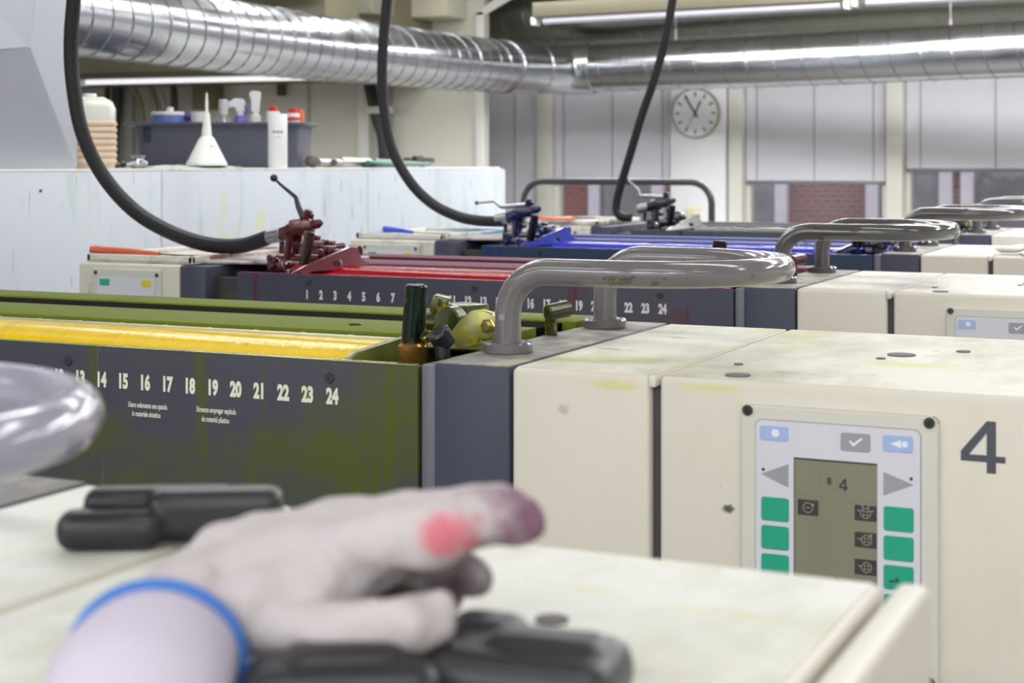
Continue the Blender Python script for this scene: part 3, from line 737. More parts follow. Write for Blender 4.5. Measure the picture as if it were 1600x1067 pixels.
# jug
jp = on(146, -3.0); 
sc = (jp-V((0, 0, EYE))).length
jug = thing('plastic_jug', 'translucent plastic jug of tan fluid beside the grey hood', 'jug', tuple(jp))
JR = Matrix.Translation(jp) @ Matrix.Rotation(.6, 4, 'Z')
b = B(); pr = []
W, D_ = .060, .045
def ringbox(b, prof, M, n=6):
    """stacked rounded-rectangle rings: prof = (half width, half depth, radius, z)"""
    rings = []
    for hw, hd, r, z in prof:
        pts = []
        for cx, cy, a0 in ((hw-r, hd-r, 0), (-hw+r, hd-r, 90), (-hw+r, -hd+r, 180), (hw-r, -hd+r, 270)):
            for k in range(n+1):
                a = math.radians(a0+90*k/n); pts.append((cx+r*math.cos(a), cy+r*math.sin(a), z))
        rings.append(pts)
    m = len(rings[0]); vs = [p for q_ in rings for p in q_]; fs = []
    for i in range(len(rings)-1):
        for k in range(m): fs.append((i*m+k, i*m+(k+1) % m, (i+1)*m+(k+1) % m, (i+1)*m+k))
    fs.append(tuple(range(m-1, -1, -1))); fs.append(tuple((len(rings)-1)*m+k for k in range(m)))
    b.add(vs, fs, M)
prof = [(W, D_, .015, 0)]
for i in range(7):
    z = .012+i*.018; prof += [(W, D_, .015, z), (W+.004, D_+.004, .018, z+.005), (W+.004, D_+.004, .018, z+.012), (W, D_, .015, z+.0165)]
prof[0] = (W-.004, D_-.004, .012, 0)
ringbox(b, prof, JR)
b.out('jug_body', mat('tan_fluid_in_plastic', (212, 190, 166), .35, var=.04), jug)
b = B(); zt_ = prof[-1][3]
ringbox(b, [(W, D_, .015, zt_), (W, D_, .015, zt_+.035), (W-.008, D_-.008, .02, zt_+.055), (W-.03, D_-.02, .018, zt_+.068)], JR)
b.out('jug_shoulder', mat('translucent_plastic', (212, 212, 200), .3, var=.02), jug)
b = B(); b.cyl(jp+V((-.01, -.005, zt_+.065)), jp+V((-.01, -.005, zt_+.078)), .02, seg=20, bev=.002); b.out('jug_cap', mat('jug_cap_white', (220, 222, 226), .4), jug)

# tub
TC = at(353, 256, t=5.75); TC.z = BZ
TM = Matrix.Translation(TC) @ Matrix.Rotation(YAW-.03, 4, 'Z')
hw = 255/2*5.75/F
tub = thing('storage_tub', 'dark grey plastic tub full of bottles on the white bench', 'tub', tuple(TC))
m_tub = mat('slate_plastic', (84, 86, 102), .45, var=.04, vscale=6)
b = B(); hgt = .158
ringbox(b, [(hw-.02, .165, .05, 0), (hw-.018, .167, .05, .004), (hw, .185, .05, hgt)], TM)
ringbox(b, [(hw+.008, .192, .05, hgt-.012), (hw+.03, .21, .05, hgt-.008), (hw+.034, .214, .05, hgt-.001), (hw+.03, .21, .05, hgt+.002)], TM)
b.out('tub_shell', m_tub, tub)
b = B()
for sx in (-1, 1):
    b.box((sx*(hw-.055)-.012, -.189, .09), (sx*(hw-.055)+.012, -.178, .142), .003, M=TM)
b.out('handle_slot', mat('tub_slot_dark', (44, 46, 56), .6), tub)

def T(px, dy, z=0):  # point on the tub plane at depth offset dy, height z above the bench
    p = at(px, 200, t=5.75+dy); return V((p.x, p.y, BZ+z))
def zat(py, t=5.75): return -(py-HY)/F*t+.016
grp = 'bottles in the grey tub'
m_clear = mat('grey_translucent_bottle', (140, 142, 142), .15, var=.1, vscale=20, coat=.5)
m_wp = mat('white_bottle_plastic', (226, 226, 226), .35, var=.02)
# white round tin with blue band
p = T(262, -.02, .1); tn = thing('plastic_pot', 'low white pot with blue band and white cap, leftmost in the tub', 'pot', tuple(p), grp)
B().cyl(p, V((p.x, p.y, BZ+zat(181))), .058, seg=32, bev=.003).out('pot_body', mat('blue_band', (96, 120, 190), .4), tn)
B().cyl(V((p.x, p.y, BZ+zat(181.5))), V((p.x, p.y, BZ+zat(175))), .060, seg=32, bev=.003).out('pot_lid', m_wp, tn)
B().cyl(V((p.x+.01, p.y, BZ+zat(176))), V((p.x+.01, p.y, BZ+zat(168))), .0125, seg=20, bev=.002).out('cap', m_wp, tn)
p = T(294, .03, .1); tag(B().sph(V((p.x, p.y, BZ+zat(181))), (.018, .018, .02)).cyl(p, V((p.x, p.y, BZ+zat(180))), .012).out('bottle_stopper', mat('violet_plastic', (98, 88, 150), .4)), 'small violet stopper in the tub behind the funnel', 'stopper', grp)
p = T(311, 0, .1); tag(B().cyl(p, V((p.x, p.y, BZ+zat(175))), .03, seg=24, bev=.003).out('plastic_pot', m_wp), 'short white pot in the tub right behind the funnel neck', 'pot', grp)
p = T(349, -.03, .1); bt = thing('bottle', 'grey translucent bottle with pale square cap in the tub', 'bottle', tuple(p), grp)
B().lathe([(0, 0), (.036, 0), (.038, .05), (.034, .068), (.016, .085), (.015, .09), (0, .09)], Matrix.Translation(p)).out('bottle_body', m_clear, bt)
B().cyl(V((p.x, p.y, p.z+.088)), V((p.x, p.y, BZ+zat(156))), .0165, seg=20, bev=.003).out('cap', mat('pale_grey_cap', (196, 200, 200), .4), bt)
def sprayer(px, label, flip, body):
    p = T(px, 0, .08); s_ = thing('spray_bottle', label, 'spray bottle', tuple(p), grp)
    B().cyl(p, V((p.x, p.y, BZ+zat(180))), .028, .02, seg=20, bev=.003).out('bottle_body', mat(body+'_fluid_bottle', (112, 104, 190) if body == 'violet' else (214, 214, 214), .25, coat=.3), s_)
    z0_ = BZ+zat(183); R_ = V((CY, SY, 0))
    b = B(); b.cyl(V((p.x, p.y, z0_)), V((p.x, p.y, z0_+.02)), .012, seg=16)
    h0 = V((p.x, p.y, z0_+.018))
    prof = [(-.012, 0), (.014, 0), (.018, .035), (.012, .048), (-.018, .05), (-.05, .03), (-.062, .012), (-.055, .006), (-.03, .018), (-.014, .016)]
    if not flip: prof = [(-.013, 0), (.013, 0), (.016, .045), (.020, .068), (.012, .076), (-.012, .076), (-.022, .066), (-.014, .045)]
    bm = bmesh.new(); n = len(prof)
    lo = [bm.verts.new(h0+R_*x+V((0, 0, z))+V((SY*.012, -CY*.012, 0))) for x, z in prof]; hi = [bm.verts.new(h0+R_*x+V((0, 0, z))-V((SY*.012, -CY*.012, 0))) for x, z in prof]
    bm.faces.new(lo); bm.faces.new(hi[::-1])
    for i in range(n): bm.faces.new((lo[i], hi[i], hi[(i+1) % n], lo[(i+1) % n]))
    bmesh.ops.recalc_face_normals(bm, faces=bm.faces[:]); bmesh.ops.bevel(bm, geom=bm.edges[:], offset=.002, segments=2, affect='EDGES'); b.addbm(bm)
    b.out('spray_head', m_wp, s_)
    if flip: B().tube(spline([h0+R_*.012+V((0, 0, .03)), h0+R_*.026+V((0, 0, .012)), h0+R_*.02+V((0, 0, -.01))], 5), .005, 8).out('trigger', mat('violet_trigger', (98, 92, 180), .4), s_)
sprayer(375, 'white trigger spray bottle with violet fluid in the tub', True, 'violet')
sprayer(399, 'upright white spray head bottle, just left of the aerosol can', False, 'white')
for px, lb, c2 in ((427, 'red capped bottle in the tub behind the aerosol can', (190, 40, 40)), (458, 'squat bottle with red cap and red print, rightmost in the tub', (200, 40, 44))):
    p = T(px, 0, .1); bt = thing('bottle', lb, 'bottle', tuple(p), grp)
    zc = BZ+zat(177 if px > 440 else 174)
    b = B(); b.cyl(p, V((p.x, p.y, zc)), .028, .024, seg=24, bev=.004)
    if px > 440: b.m = 1; b.cyl(V((p.x, p.y, zc-.026)), V((p.x, p.y, zc-.014)), .0284, .0275, seg=24)
    b.out('bottle_body', [m_wp, mat('red_print', (196, 50, 56), .4)], bt)
    B().cyl(V((p.x, p.y, zc-.001)), V((p.x, p.y, zc+.017)), .016, seg=20, bev=.003).out('cap', mat('red_cap', (206, 40, 48), .35), bt)
p = T(470, .03, .1); tag(B().cyl(p, V((p.x, p.y, BZ+zat(171))), .012, seg=16, bev=.002).out('marker_cap', mat('orange_plastic', (226, 110, 60), .4)), 'small orange cap at the right end of the tub', 'cap', grp)

# funnel on a crumpled rag
fpnt = on(323, -2.965)
rg = B(); n = 48; vs = [(0, 0, .006)]
for ring, rr in ((1, .55), (2, 1.0)):
    for k in range(n):
        a = 2*PI*k/n; r_ = rr*(1+.10*math.sin(3*a+1)+.06*math.sin(7*a))
        vs.append((r_*.145*math.cos(a), r_*.052*math.sin(a), (.008+.003*math.sin(5*a)) if ring == 1 else .001+.004*max(0, math.sin(4*a+ring))))
fs = [(0, 1+k, 1+(k+1) % n) for k in range(n)]+[(1+k, 1+n+k, 1+n+(k+1) % n, 1+(k+1) % n) for k in range(n)]
vb = [(v[0], v[1], 0) for v in vs[1+n:]]
fs += [(1+n+k, 1+2*n+k, 1+2*n+(k+1) % n, 1+n+(k+1) % n) for k in range(n)]+[tuple(1+2*n+k for k in range(n-1, -1, -1))]
RM = Matrix.Translation(fpnt+V((-.035, -.03, 0))) @ Matrix.Rotation(YAW+.45, 4, 'Z')
rg.add(vs+vb, fs, RM)
tag(rg.out('cleaning_rag', mat('dirty_white_rag', (206, 210, 200), .8, var=.08, vscale=30, stains=[((150, 170, 140), 20, .55, .1, .6, 2, (1, 1, 1))]), ang=60), 'thin crumpled white rag spread under the funnel', 'rag')
t_f = 4.95; hh = (262-150)/F*t_f
fm = Matrix.Translation(fpnt+V((0, 0, .009)))
fun = thing('funnel', 'ink spattered white funnel standing upside down on the rag', 'funnel', tuple(fpnt))
FS = t_f/F
B().lathe([(0, .002), (30*FS, .002), (32*FS, 0), (32*FS, 3*FS), (29*FS, 8*FS), (12*FS, 42*FS), (8*FS, 46*FS), (6.5*FS, 62*FS), (4.5*FS, 82*FS), (0, 82*FS)], fm, 40).out('funnel_cone', mat('spattered_white_plastic', (226, 230, 222), .4, var=.03, stains=[((140, 156, 120), 34, .60, .06, .75, 3, (1, 1, 1)), ((200, 205, 90), 26, .66, .05, .8, 8, (1, 1, 1))]), fun)
B().lathe([(0, 0), (2.6*FS, 0), (2.2*FS, 20*FS), (1.2*FS, 34*FS), (0, 34*FS)], fm @ Matrix.Translation((0, 0, 80*FS)), 14).out('spout', m_wp, fun)
# aerosol can
cp_ = on(434, -2.965); ca = thing('aerosol_can', 'white aerosol can with black print in front of the tub', 'spray can', tuple(cp_))
tt = 5.33; k_ = tt/F
B().lathe([(0, 0), (14.5*k_, 0), (15*k_, 1.2*k_), (15*k_, 82*k_), (14*k_, 84.5*k_), (0, 84.5*k_)], Matrix.Translation(cp_), 40).out('can_body', m_wp, ca)
# printed band wraps the can as thin curved figures
def wrap_text(txt, c, z, size, r, sx, bold=.02):
    vs, fs = textmesh(txt, bold, 0); b = B(); ang0 = math.atan2(-c.y, -c.x)
    out_ = []
    for v in vs:
        a = ang0+(v.x*size*sx)/r; out_.append(V((c.x+(r+.0004)*math.cos(a), c.y+(r+.0004)*math.sin(a), z+v.y*size)))
    b.add(out_, fs); return b
b = wrap_text('=-=-=', cp_, cp_.z+56*k_, .020, 15*k_, .75, .03)
b2 = wrap_text('-= -=-= -=', cp_, cp_.z+48*k_, .0085, 15*k_, .62, .02); b.add(b2.v, b2.f)
b.out('can_print', mat('black_print', (50, 50, 56), .5), ca)
# dark clamp tools between jug and tub
def tool(px0, px1, X, r, label, m, name='pliers', cat='tool'):
    a, c = on(px0, X), on(px1, X)
    b = B(); z = r+.001
    b.tube(spline([a+V((0, 0, z)), a.lerp(c, .35)+V((0, .004, z+.003)), a.lerp(c, .7)+V((0, -.004, z)), c+V((0, 0, z))], 5), [r*.8]*6+[r]*5+[r*.7]*5, 10)
    b.sph(c+V((0, 0, z*1.3)), (r*1.4, r*1.4, r*1.2), seg=12); b.sph(a.lerp(c, .4)+V((0, 0, z+.002)), (r*1.5, r*1.5, r), seg=12)
    return tag(b.out(name, m), label, cat)
tool(172, 192, -2.97, .009, 'dark pliers lying on the bench right of the jug', m_darksteel)
tool(195, 224, -2.95, .010, 'steel spanner lying on the bench between jug and tub', m_steel, 'spanner')
a = on(216, -3.1); tag(B().lathe([(0, 0), (.02, 0), (.026, .012), (.016, .03), (.024, .04), (0, .044)], Matrix.Translation(a)).out('steel_fitting', m_steel), 'small shiny steel fitting behind the spanner', 'fitting')
# metal parts right of the tub
a, c = on(497, -2.97), on(576, -3.0)
gun = thing('grease_gun', 'silvery tubular air tool lying right of the grey tub', 'tool', tuple(a))
B().cyl(a+V((0, 0, .018)), a.lerp(c, .45)+V((0, 0, .017)), .014, .016, seg=20, bev=.002).out('tool_tip', m_steel, gun)
B().cyl(a.lerp(c, .42)+V((0, 0, .020)), c+V((0, 0, .020)), .0185, .0165, seg=24, bev=.002).out('tool_barrel', mat('satin_aluminium', (190, 188, 180), .35, .9), gun)
B().cyl(a.lerp(c, .28)+V((.012, -.012, .018)), a.lerp(c, .28)+V((.02, -.03, .018)), .0125, seg=20, bev=.002).out('tool_ring', m_darksteel, gun)
a, c = on(488, -3.06), on(515, -3.1)
tag(B().sph(a+V((0, 0, .022)), (.03, .022, .022)).cyl(a+V((0, 0, .02)), c+V((0, 0, .012)), .012, seg=14).out('wiping_cloth', mat('brown_grey_cloth', (128, 118, 112), .8, var=.15, vscale=20)), 'brownish crumpled cloth tucked against the tub side', 'cloth')
a, c = on(575, -2.96), on(668, -3.05)
sq = thing('squeegee', 'green edged squeegee lying flat at the bench middle', 'squeegee', tuple(a))
mg = mat('green_plastic', (30, 140, 112), .35, coat=.2)
B().tube([a+V((0, 0, .018)), a.lerp(c, .5)+V((0, 0, .013)), c+V((0, 0, .010))], [.009, .008, .006], 10).out('green_handle', mg, sq)
B().tube([a+V((.03, .0, .030)), c+V((.02, -.0, .016))], .0035, 8).out('metal_edge', m_steel, sq)
a2, c2 = on(580, -2.93), on(612, -2.94)
tag(B().box((min(a2.x, c2.x)-.03, a2.y, BZ+.0005), (XF-.01, c2.y, BZ+.009), .002).out('black_pad', m_black), 'flat black pad on the bench under the squeegee', 'pad')
a = on(655, -3.25); b = B()
for i in range(9): b.sph(a+V((random.uniform(-.04, .04), random.uniform(-.09, .09), random.uniform(.018, .034))), (random.uniform(.02, .035), random.uniform(.03, .05), .012), Matrix.Rotation(random.uniform(-.5, .5), 4, 'X'), seg=14)
o = b.out('oily_rag', mat('oily_black_rag', (58, 54, 50), .7, var=.3, vscale=25)); tag(o, 'bunched dark oily rag at the back of the bench', 'rag')

# ================================================================ spatulas on the lids
def spatula(pts, m, label, Y, w=.011):
    P_ = [at(px, py, Y+d) for px, py, d in pts]
    s = thing('ink_spatula', label, 'spatula', tuple(P_[0]), 'ink spatulas on the press')
    b = B(); n = len(P_); h = P_[:max(3, n-2)]
    b.tube(spline(h, 4), [w*(1.0 if i > 1 else .75)*(1-.045*i) for i in range(4*(len(h)-1)+1)], 12); b.out('handle', m, s)
    a, c = P_[-3], P_[-1]; d = (c-a).normalized(); sd = V((-d.y, d.x, 0)).normalized()*.012
    b = B(); z = V((0, 0, .0012)); b.add([a+sd*.5+z, c+sd+z, c-sd+z, a-sd*.5+z, a+sd*.5-z, c+sd-z, c-sd-z, a-sd*.5-z], [(0, 1, 2, 3), (7, 6, 5, 4), (0, 4, 5, 1), (1, 5, 6, 2), (2, 6, 7, 3), (3, 7, 4, 0)])
    b.out('blade', m_darksteel, s)
spatula([(141, 389, .03), (160, 391, .04), (200, 393, .05), (250, 397, .06), (300, 400, .07), (335, 402, .09)], mat('orange_wood', (196, 84, 44), .35, var=.12, vscale=18, coat=.4), 'ink spatula with worn orange handle on the magenta unit', YK[2])
spatula([(598, 358, .04), (606, 358, .045), (625, 360, .05), (645, 363, .08), (690, 364, .12), (720, 366, .16)], mat('blue_plastic', (56, 72, 200), .35), 'ink spatula with bright blue handle on the blue unit', YK[3], .010)
spatula([(838, 341, .03), (850, 342, .04), (870, 342.5, .05), (900, 342, .08), (905, 341, .12), (925, 340, .16)], mat('bright_orange_plastic', (232, 100, 40), .35), 'ink spatula with bright orange handle on the black unit', YK[4], .009)

# crumpled cloth on the blue unit, right edge
a = at(1590, 385, YK[3]+.08); a.z = TOP; b = B()
for i in range(7): b.sph(a+V((random.uniform(-.03, .05), random.uniform(-.02, .04), random.uniform(.012, .018))), (random.uniform(.02, .035), random.uniform(.015, .03), .008), Matrix.Rotation(random.uniform(-.4, .4), 4, 'X'), seg=12)
tag(b.out('cotton_cloth', mat('white_cotton', (222, 222, 216), .8, var=.1, vscale=40, stains=[((150, 150, 146), 30, .6, .05, .6, 2, (1, 1, 1))])), 'crumpled white cloth on the blue unit at the right edge', 'cloth')

# ================================================================ room
RX0, RX1, RY0, RY1, CZ = -7.0, 4.5, -4.0, 9.1, 3.2
struct(B().box((RX0, RY0, -.1), (RX1, RY1+.2, 0)), 'floor', mat('grey_floor', (132, 130, 124), .45, var=.08))
struct(B().box((RX0, RY0, CZ), (RX1, RY1+.2, CZ+.1)), 'ceiling', mat('ceiling_offwhite', (206, 202, 190), .7, var=.03))
struct(B().box((RX0-.1, RY0, 0), (RX0, RY1, CZ)), 'wall_left', m_wallwhite)
struct(B().box((RX1, RY0, 0), (RX1+.1, RY1, CZ)), 'wall_right', m_wallwhite)
struct(B().box((RX0, RY0-.1, 0), (RX1, RY0, CZ)), 'wall_front', m_wallwhite)
# back wall with window openings
def X9(px): return at(px, 200, RY1).x
edges = [(-5.9, X9(841)), (X9(864), X9(1052)), (X9(1163), X9(1385)), (X9(1413), X9(1413)+1.0), (X9(1413)+1.15, X9(1413)+2.1)]
SILL, HEAD = 1.36, 2.62
b = B()
xs = [RX0]+[e for q_ in edges for e in q_]+[RX1]
for i in range(0, len(xs), 2): b.box((xs[i], RY1, SILL), (xs[i+1], RY1+.12, HEAD))
b.box((RX0, RY1, 0), (RX1, RY1+.12, SILL)); b.box((RX0, RY1, HEAD), (RX1, RY1+.12, CZ))
struct(b, 'wall_back', m_wallwhite)
m_glass = mat('window_glass', (235, 240, 245), .02, var=0, trans=1, spec=.5)
m_blind = mat('blind_slats', (232, 232, 238), .45, var=.015)
m_gframe = mat('grey_metal_rail', (128, 130, 136), .4, .2)
wlab = ['pale venetian blind left of the duct elbow, fully lowered', 'pale venetian blind just left of the wall clock', 'pale venetian blind just right of the wall clock', 'pale venetian blind at the right edge of the picture', None]
for i, (xa, xb) in enumerate(edges):
    wn = B(); f = .03
    for r in ((xa, SILL, xa+f, HEAD), (xb-f, SILL, xb, HEAD), (xa, SILL, xb, SILL+f), (xa, HEAD-f, xb, HEAD)):
        wn.box((r[0], RY1+.03, r[1]), (r[2], RY1+.1, r[3]), .003)
    wo = struct(wn, 'window_%d' % (i+1), m_frame)
    B().box((xa+f, RY1+.06, SILL+f), (xb-f, RY1+.064, HEAD-f)).out('window_pane', m_glass, wo)
    B().box((xa-.02, RY1-.03, SILL-.03), (xb+.02, RY1+.03, SILL), .004).out('window_sill', m_frame, wo)
    zb_ = [1.35, at(960, 289, RY1).z, at(1275, 289, RY1).z, at(1500, 270, RY1).z, 1.6][i]
    if i == 4: continue
    bl = thing('venetian_blind', wlab[i], 'blind', ((xa+xb)/2, RY1+.02, zb_), 'venetian blinds')
    s = B(); z = zb_+.035
    while z < HEAD-.03:
        s.add([(xa+.012, RY1+.008, z-.009), (xb-.012, RY1+.008, z-.009), (xb-.012, RY1+.017, z+.011), (xa+.012, RY1+.017, z+.011),
               (xa+.012, RY1+.0088, z-.0095), (xb-.012, RY1+.0088, z-.0095), (xb-.012, RY1+.0178, z+.0105), (xa+.012, RY1+.0178, z+.0105)],
              [(0, 1, 2, 3), (7, 6, 5, 4), (0, 4, 5, 1), (1, 5, 6, 2), (2, 6, 7, 3), (3, 7, 4, 0)]); z += .0185
    s.out('slats', m_blind, bl, flat=True)
    B().box((xa+.01, RY1+.001, zb_+.004), (xb-.01, RY1+.022, zb_+.024), .003).out('bottom_rail', m_gframe if i != 1 else m_frame, bl)
    for q_ in (.09, .5, .91):
        x = xa+(xb-xa)*q_; B().box((x-.002, RY1+.004, zb_+.02), (x+.002, RY1+.0075, HEAD-.04)).out('ladder_cord', mat('cord_grey', (150, 150, 156), .7), bl)
# pier with cable channel right of the clock
pier = B().box((X9(1053), RY1-.06, 0), (X9(1138), RY1, CZ), .004)
struct(pier, 'trim_1', mat('pier_white', (240, 240, 244), .5, var=.01))
struct(B().box((X9(1141), RY1-.035, 0), (X9(1162), RY1, CZ), .003), 'trim_2', m_frame)
struct(B().box((X9(841), RY1-.03, SILL-.3), (X9(864), RY1, CZ), .003), 'trim_3', m_frame)
b = B().box((X9(1386), RY1-.035, SILL-.3), (X9(1412), RY1, CZ), .003); struct(b, 'trim_4', m_frame)
# clock
cc = at(1089, 177, RY1-.06)
ck = thing('wall_clock', 'round white wall clock with black hour marks on the pier', 'clock', (cc.x, RY1-.06, cc.z))
rC = .150; y0 = RY1-.0605
B().lathe([(0, 0), (rC, 0), (rC, .03), (rC-.004, .036), (rC-.010, .036), (rC-.011, .03), (0, .03)], Matrix.Translation((cc.x, y0, cc.z)) @ Matrix.Rotation(PI/2, 4, 'X'), 64).out('clock_case', mat('clock_rim', (176, 172, 150), .3, .5), ck)
B().cyl((cc.x, y0-.029, cc.z), (cc.x, y0-.031, cc.z), rC-.011, seg=64).out('clock_face', mat('clock_face_white', (236, 238, 240), .4, var=0), ck)
m_hand = mat('clock_black', (40, 40, 46), .5, var=0)
def radial(b, ang, r0, r1, w, y):
    a = math.radians(90-ang); d = V((math.cos(a), 0, math.sin(a))); n = V((-d.z, 0, d.x))*w/2; c = V((cc.x, y, cc.z)); th = V((0, .0012, 0))
    q_ = [c+d*r0+n, c+d*r1+n, c+d*r1-n, c+d*r0-n]; b.add(q_+[p+th for p in q_], [(0, 1, 2, 3), (7, 6, 5, 4), (0, 4, 5, 1), (1, 5, 6, 2), (2, 6, 7, 3), (3, 7, 4, 0)])
b = B()
for k in range(12): radial(b, k*30, .098, .126, .0085, y0-.0325)
b.out('hour_marks', m_hand, ck)
b = B(); radial(b, -32, -.03, .115, .0085, y0-.036); b.out('minute_hand', m_hand, ck)
b = B(); radial(b, 25, -.025, .08, .009, y0-.034); b.out('hour_hand', m_hand, ck)
b = B(); radial(b, 210, -.02, .105, .002, y0-.038); b.out('second_hand', m_darksteel, ck)
# socket on the pier
p = at(1084, 332, RY1-.06)
sk = tag(B().box((p.x-.042, RY1-.09, p.z-.035), (p.x+.042, RY1-.0605, p.z+.035), .006).out('wall_socket', mat('ivory_plastic', (226, 220, 184), .4)), 'small ivory wall box low on the pier under the clock', 'socket')

# partition wall and what stands in front of it
PYW = 8.2
xpe = at(757, 200, PYW).x
struct(B().box((RX0, PYW, 0), (xpe, PYW+.06, CZ)), 'wall_partition', mat('partition_panel', (214, 210, 198), .5, var=.02))
def XP(px): return at(px, 200, PYW).x
struct(B().box((XP(745), PYW-.02, BZ-.3), (xpe+.004, PYW-.0005, 2.62), .003), 'trim_5', m_wallwhite)
b = B(); b.prism([(xpe-.06, 2.60), (xpe+.01, 2.60), (xpe+.25, 2.72), (xpe+.9, 2.72), (xpe+.9, 2.78), (xpe+.2, 2.78)], 'y', PYW-.02, PYW+.0, .002); struct(b, 'trim_6', m_wallwhite)
for n_, px in enumerate((483, 606, 614)):
    struct(B().box((XP(px)-.005, PYW-.012, .8), (XP(px)+.005, PYW-.0005, CZ)), 'trim_%d' % (7+n_), mat('panel_joint', (176, 172, 160), .5))
struct(B().box((XP(566), PYW-.05, .8), (XP(583), PYW-.0005, CZ), .003), 'trim_10', m_wallwhite)
# low soffit over the bench end
struct(B().box((RX0, 7.02, 2.235), (at(508, 100, 7.02).x, PYW-.001, CZ)), 'trim_11', mat('olive_grey_soffit', (128, 122, 100), .6, var=.15, vscale=3))
# hanging black duct strap, pipe clamp
a = [at(px, py, PYW-.09) for px, py in ((560, -25), (568, 60), (577, 130), (588, 180), (598, 215), (601, 262), (600, 330))]
a.append(V((a[-1].x, a[-1].y, 1.0)))
tag(B().tube(spline(a, 5), .035, 14).out('vertical_pipe', mat('black_pipe', (42, 40, 42), .4)), 'thick black cable run down the white partition wall', 'pipe')
p = at(589, 172, PYW-.10)
tag(B().box((p.x-.1, PYW-.125, p.z-.022), (p.x+.085, PYW-.051, p.z+.022), .004).out('pipe_clamp', mat('ivory_clamp', (206, 204, 190), .4)), 'pale clamp holding the black cable run', 'clamp')
# conduits left of it
gp = 'conduits on the back partition'
def conduit(pxs, r, c, nm, label, d=.08):
    P_ = [at(px, py, PYW-d) for px, py in pxs]; P_.append(V((P_[-1].x, P_[-1].y, 1.0)))
    tag(B().tube(spline(P_, 5), r, 12).out(nm, mat('conduit_%d_%d_%d' % c, c, .45, var=.08)), label, 'pipe', gp)
conduit([(183, 118), (182, 170), (178, 215), (178, 262)], .032, (50, 48, 50), 'conduit', 'thick black pipe upright beside the tan jug')
conduit([(168, 118), (167, 180), (165, 262)], .018, (70, 68, 66), 'conduit', 'thin dark pipe left of the thick black one')
conduit([(197, 118), (212, 145), (221, 175), (222, 262)], .022, (150, 142, 118), 'conduit', 'tan conduit bending down, leftmost of the bent three')
conduit([(222, 118), (236, 145), (243, 170), (243, 262)], .017, (168, 160, 138), 'conduit', 'tan conduit bending down, middle of the bent three', .05)
conduit([(238, 118), (250, 145), (256, 170), (256, 262)], .013, (190, 184, 166), 'conduit', 'pale thin conduit bending down behind the tub')
conduit([(268, 118), (272, 150), (272, 262)], .022, (66, 62, 58), 'conduit', 'dark upright pipe above the left end of the tub')
p = [at(200, 200, PYW-.012), at(212, 200, PYW-.012)]
struct(B().box((XP(196), PYW-.04, 1.2), (XP(212), PYW-.0005, 2.23), .002), 'trim_12', mat('pale_channel', (178, 176, 168), .5))
tag(B().box((XP(318), PYW-.12, at(300, 150, PYW).z-.09), (XP(350), PYW-.001, at(300, 130, PYW).z), .004).box((XP(344), PYW-.13, at(300, 133, PYW).z), (XP(412), PYW-.06, at(300, 127, PYW).z), .002).out('junction_box', mat('olive_box', (118, 110, 86), .5)), 'olive junction box under the low soffit', 'box')
tag(B().cyl((XP(444), PYW-.03, at(444, 150, PYW).z), (XP(444), PYW-.03, 2.235), .028, seg=14).out('cable_gland', mat('dark_olive', (84, 78, 60), .5)), 'short dark olive cable gland below the soffit', 'fitting')

# light strips
def strip_light(px0, py0, px1, py1, Y, hb_, label, body, tubec, emit, up=.07):
    a, c = at(px0, py0, Y), at(px1, py1, Y); z = (a.z+c.z)/2
    s = thing('strip_light', label, 'light', ((a.x+c.x)/2, Y, z), 'fluorescent strip lights')
    dz = (c.z-a.z)
    M = Matrix.Translation(V(((a.x+c.x)/2, Y, z))) @ Matrix.Rotation(-math.atan2(dz, c.x-a.x), 4, 'Y'); L2 = (c.x-a.x)/2
    B().box((-L2, -.05, .018), (L2, .05, up+.018), .004, M=M).out('lamp_housing', body, s)
    B().cyl(M @ V((-L2+.05, -.02, 0)), M @ V((L2-.03, -.02, 0)), hb_, seg=16).out('lamp_tube', mat('lamp_tube_'+label[:6], tubec, .3, var=0, emit=emit), s)
    if True:
        for fx in (-.5, .5):
            l = bpy.data.lights.new('strip_lamp', 'AREA'); l.shape = 'RECTANGLE'; l.size = L2*.85; l.size_y = .05; l.energy = 15 if py1 < 100 else 9; l.color = (.98, .99, 1)
            lo_ = bpy.data.objects.new('strip_lamp', l); COL.objects.link(lo_); lo_.location = M @ V((fx*L2, -.02, -hb_-.004)); lo_.parent = None
    for sx in (-1, 1): B().box((sx*L2-.012, -.045, -.02), (sx*L2+.012, .03, .02), .004, M=M).out('lamp_end', mat('lamp_end_white', (236, 236, 240), .3), s)
m_olh = mat('olive_lamp_housing', (118, 112, 92), .5, var=.06)
strip_light(128, 129, 500, 121, 6.95, .014, 'slim fluorescent light under the soffit at upper left', mat('dark_olive_housing', (84, 78, 62), .5), (236, 236, 242), .9, .03)
strip_light(838, 34, 1325, 8, 7.35, .018, 'fluorescent light in olive housing above the middle duct', m_olh, (206, 204, 216), .12, .075)
strip_light(1338, 5, 1800, -18, 7.35, .018, 'fluorescent light in olive housing at the top right corner', m_olh, (206, 204, 216), .12, .075)
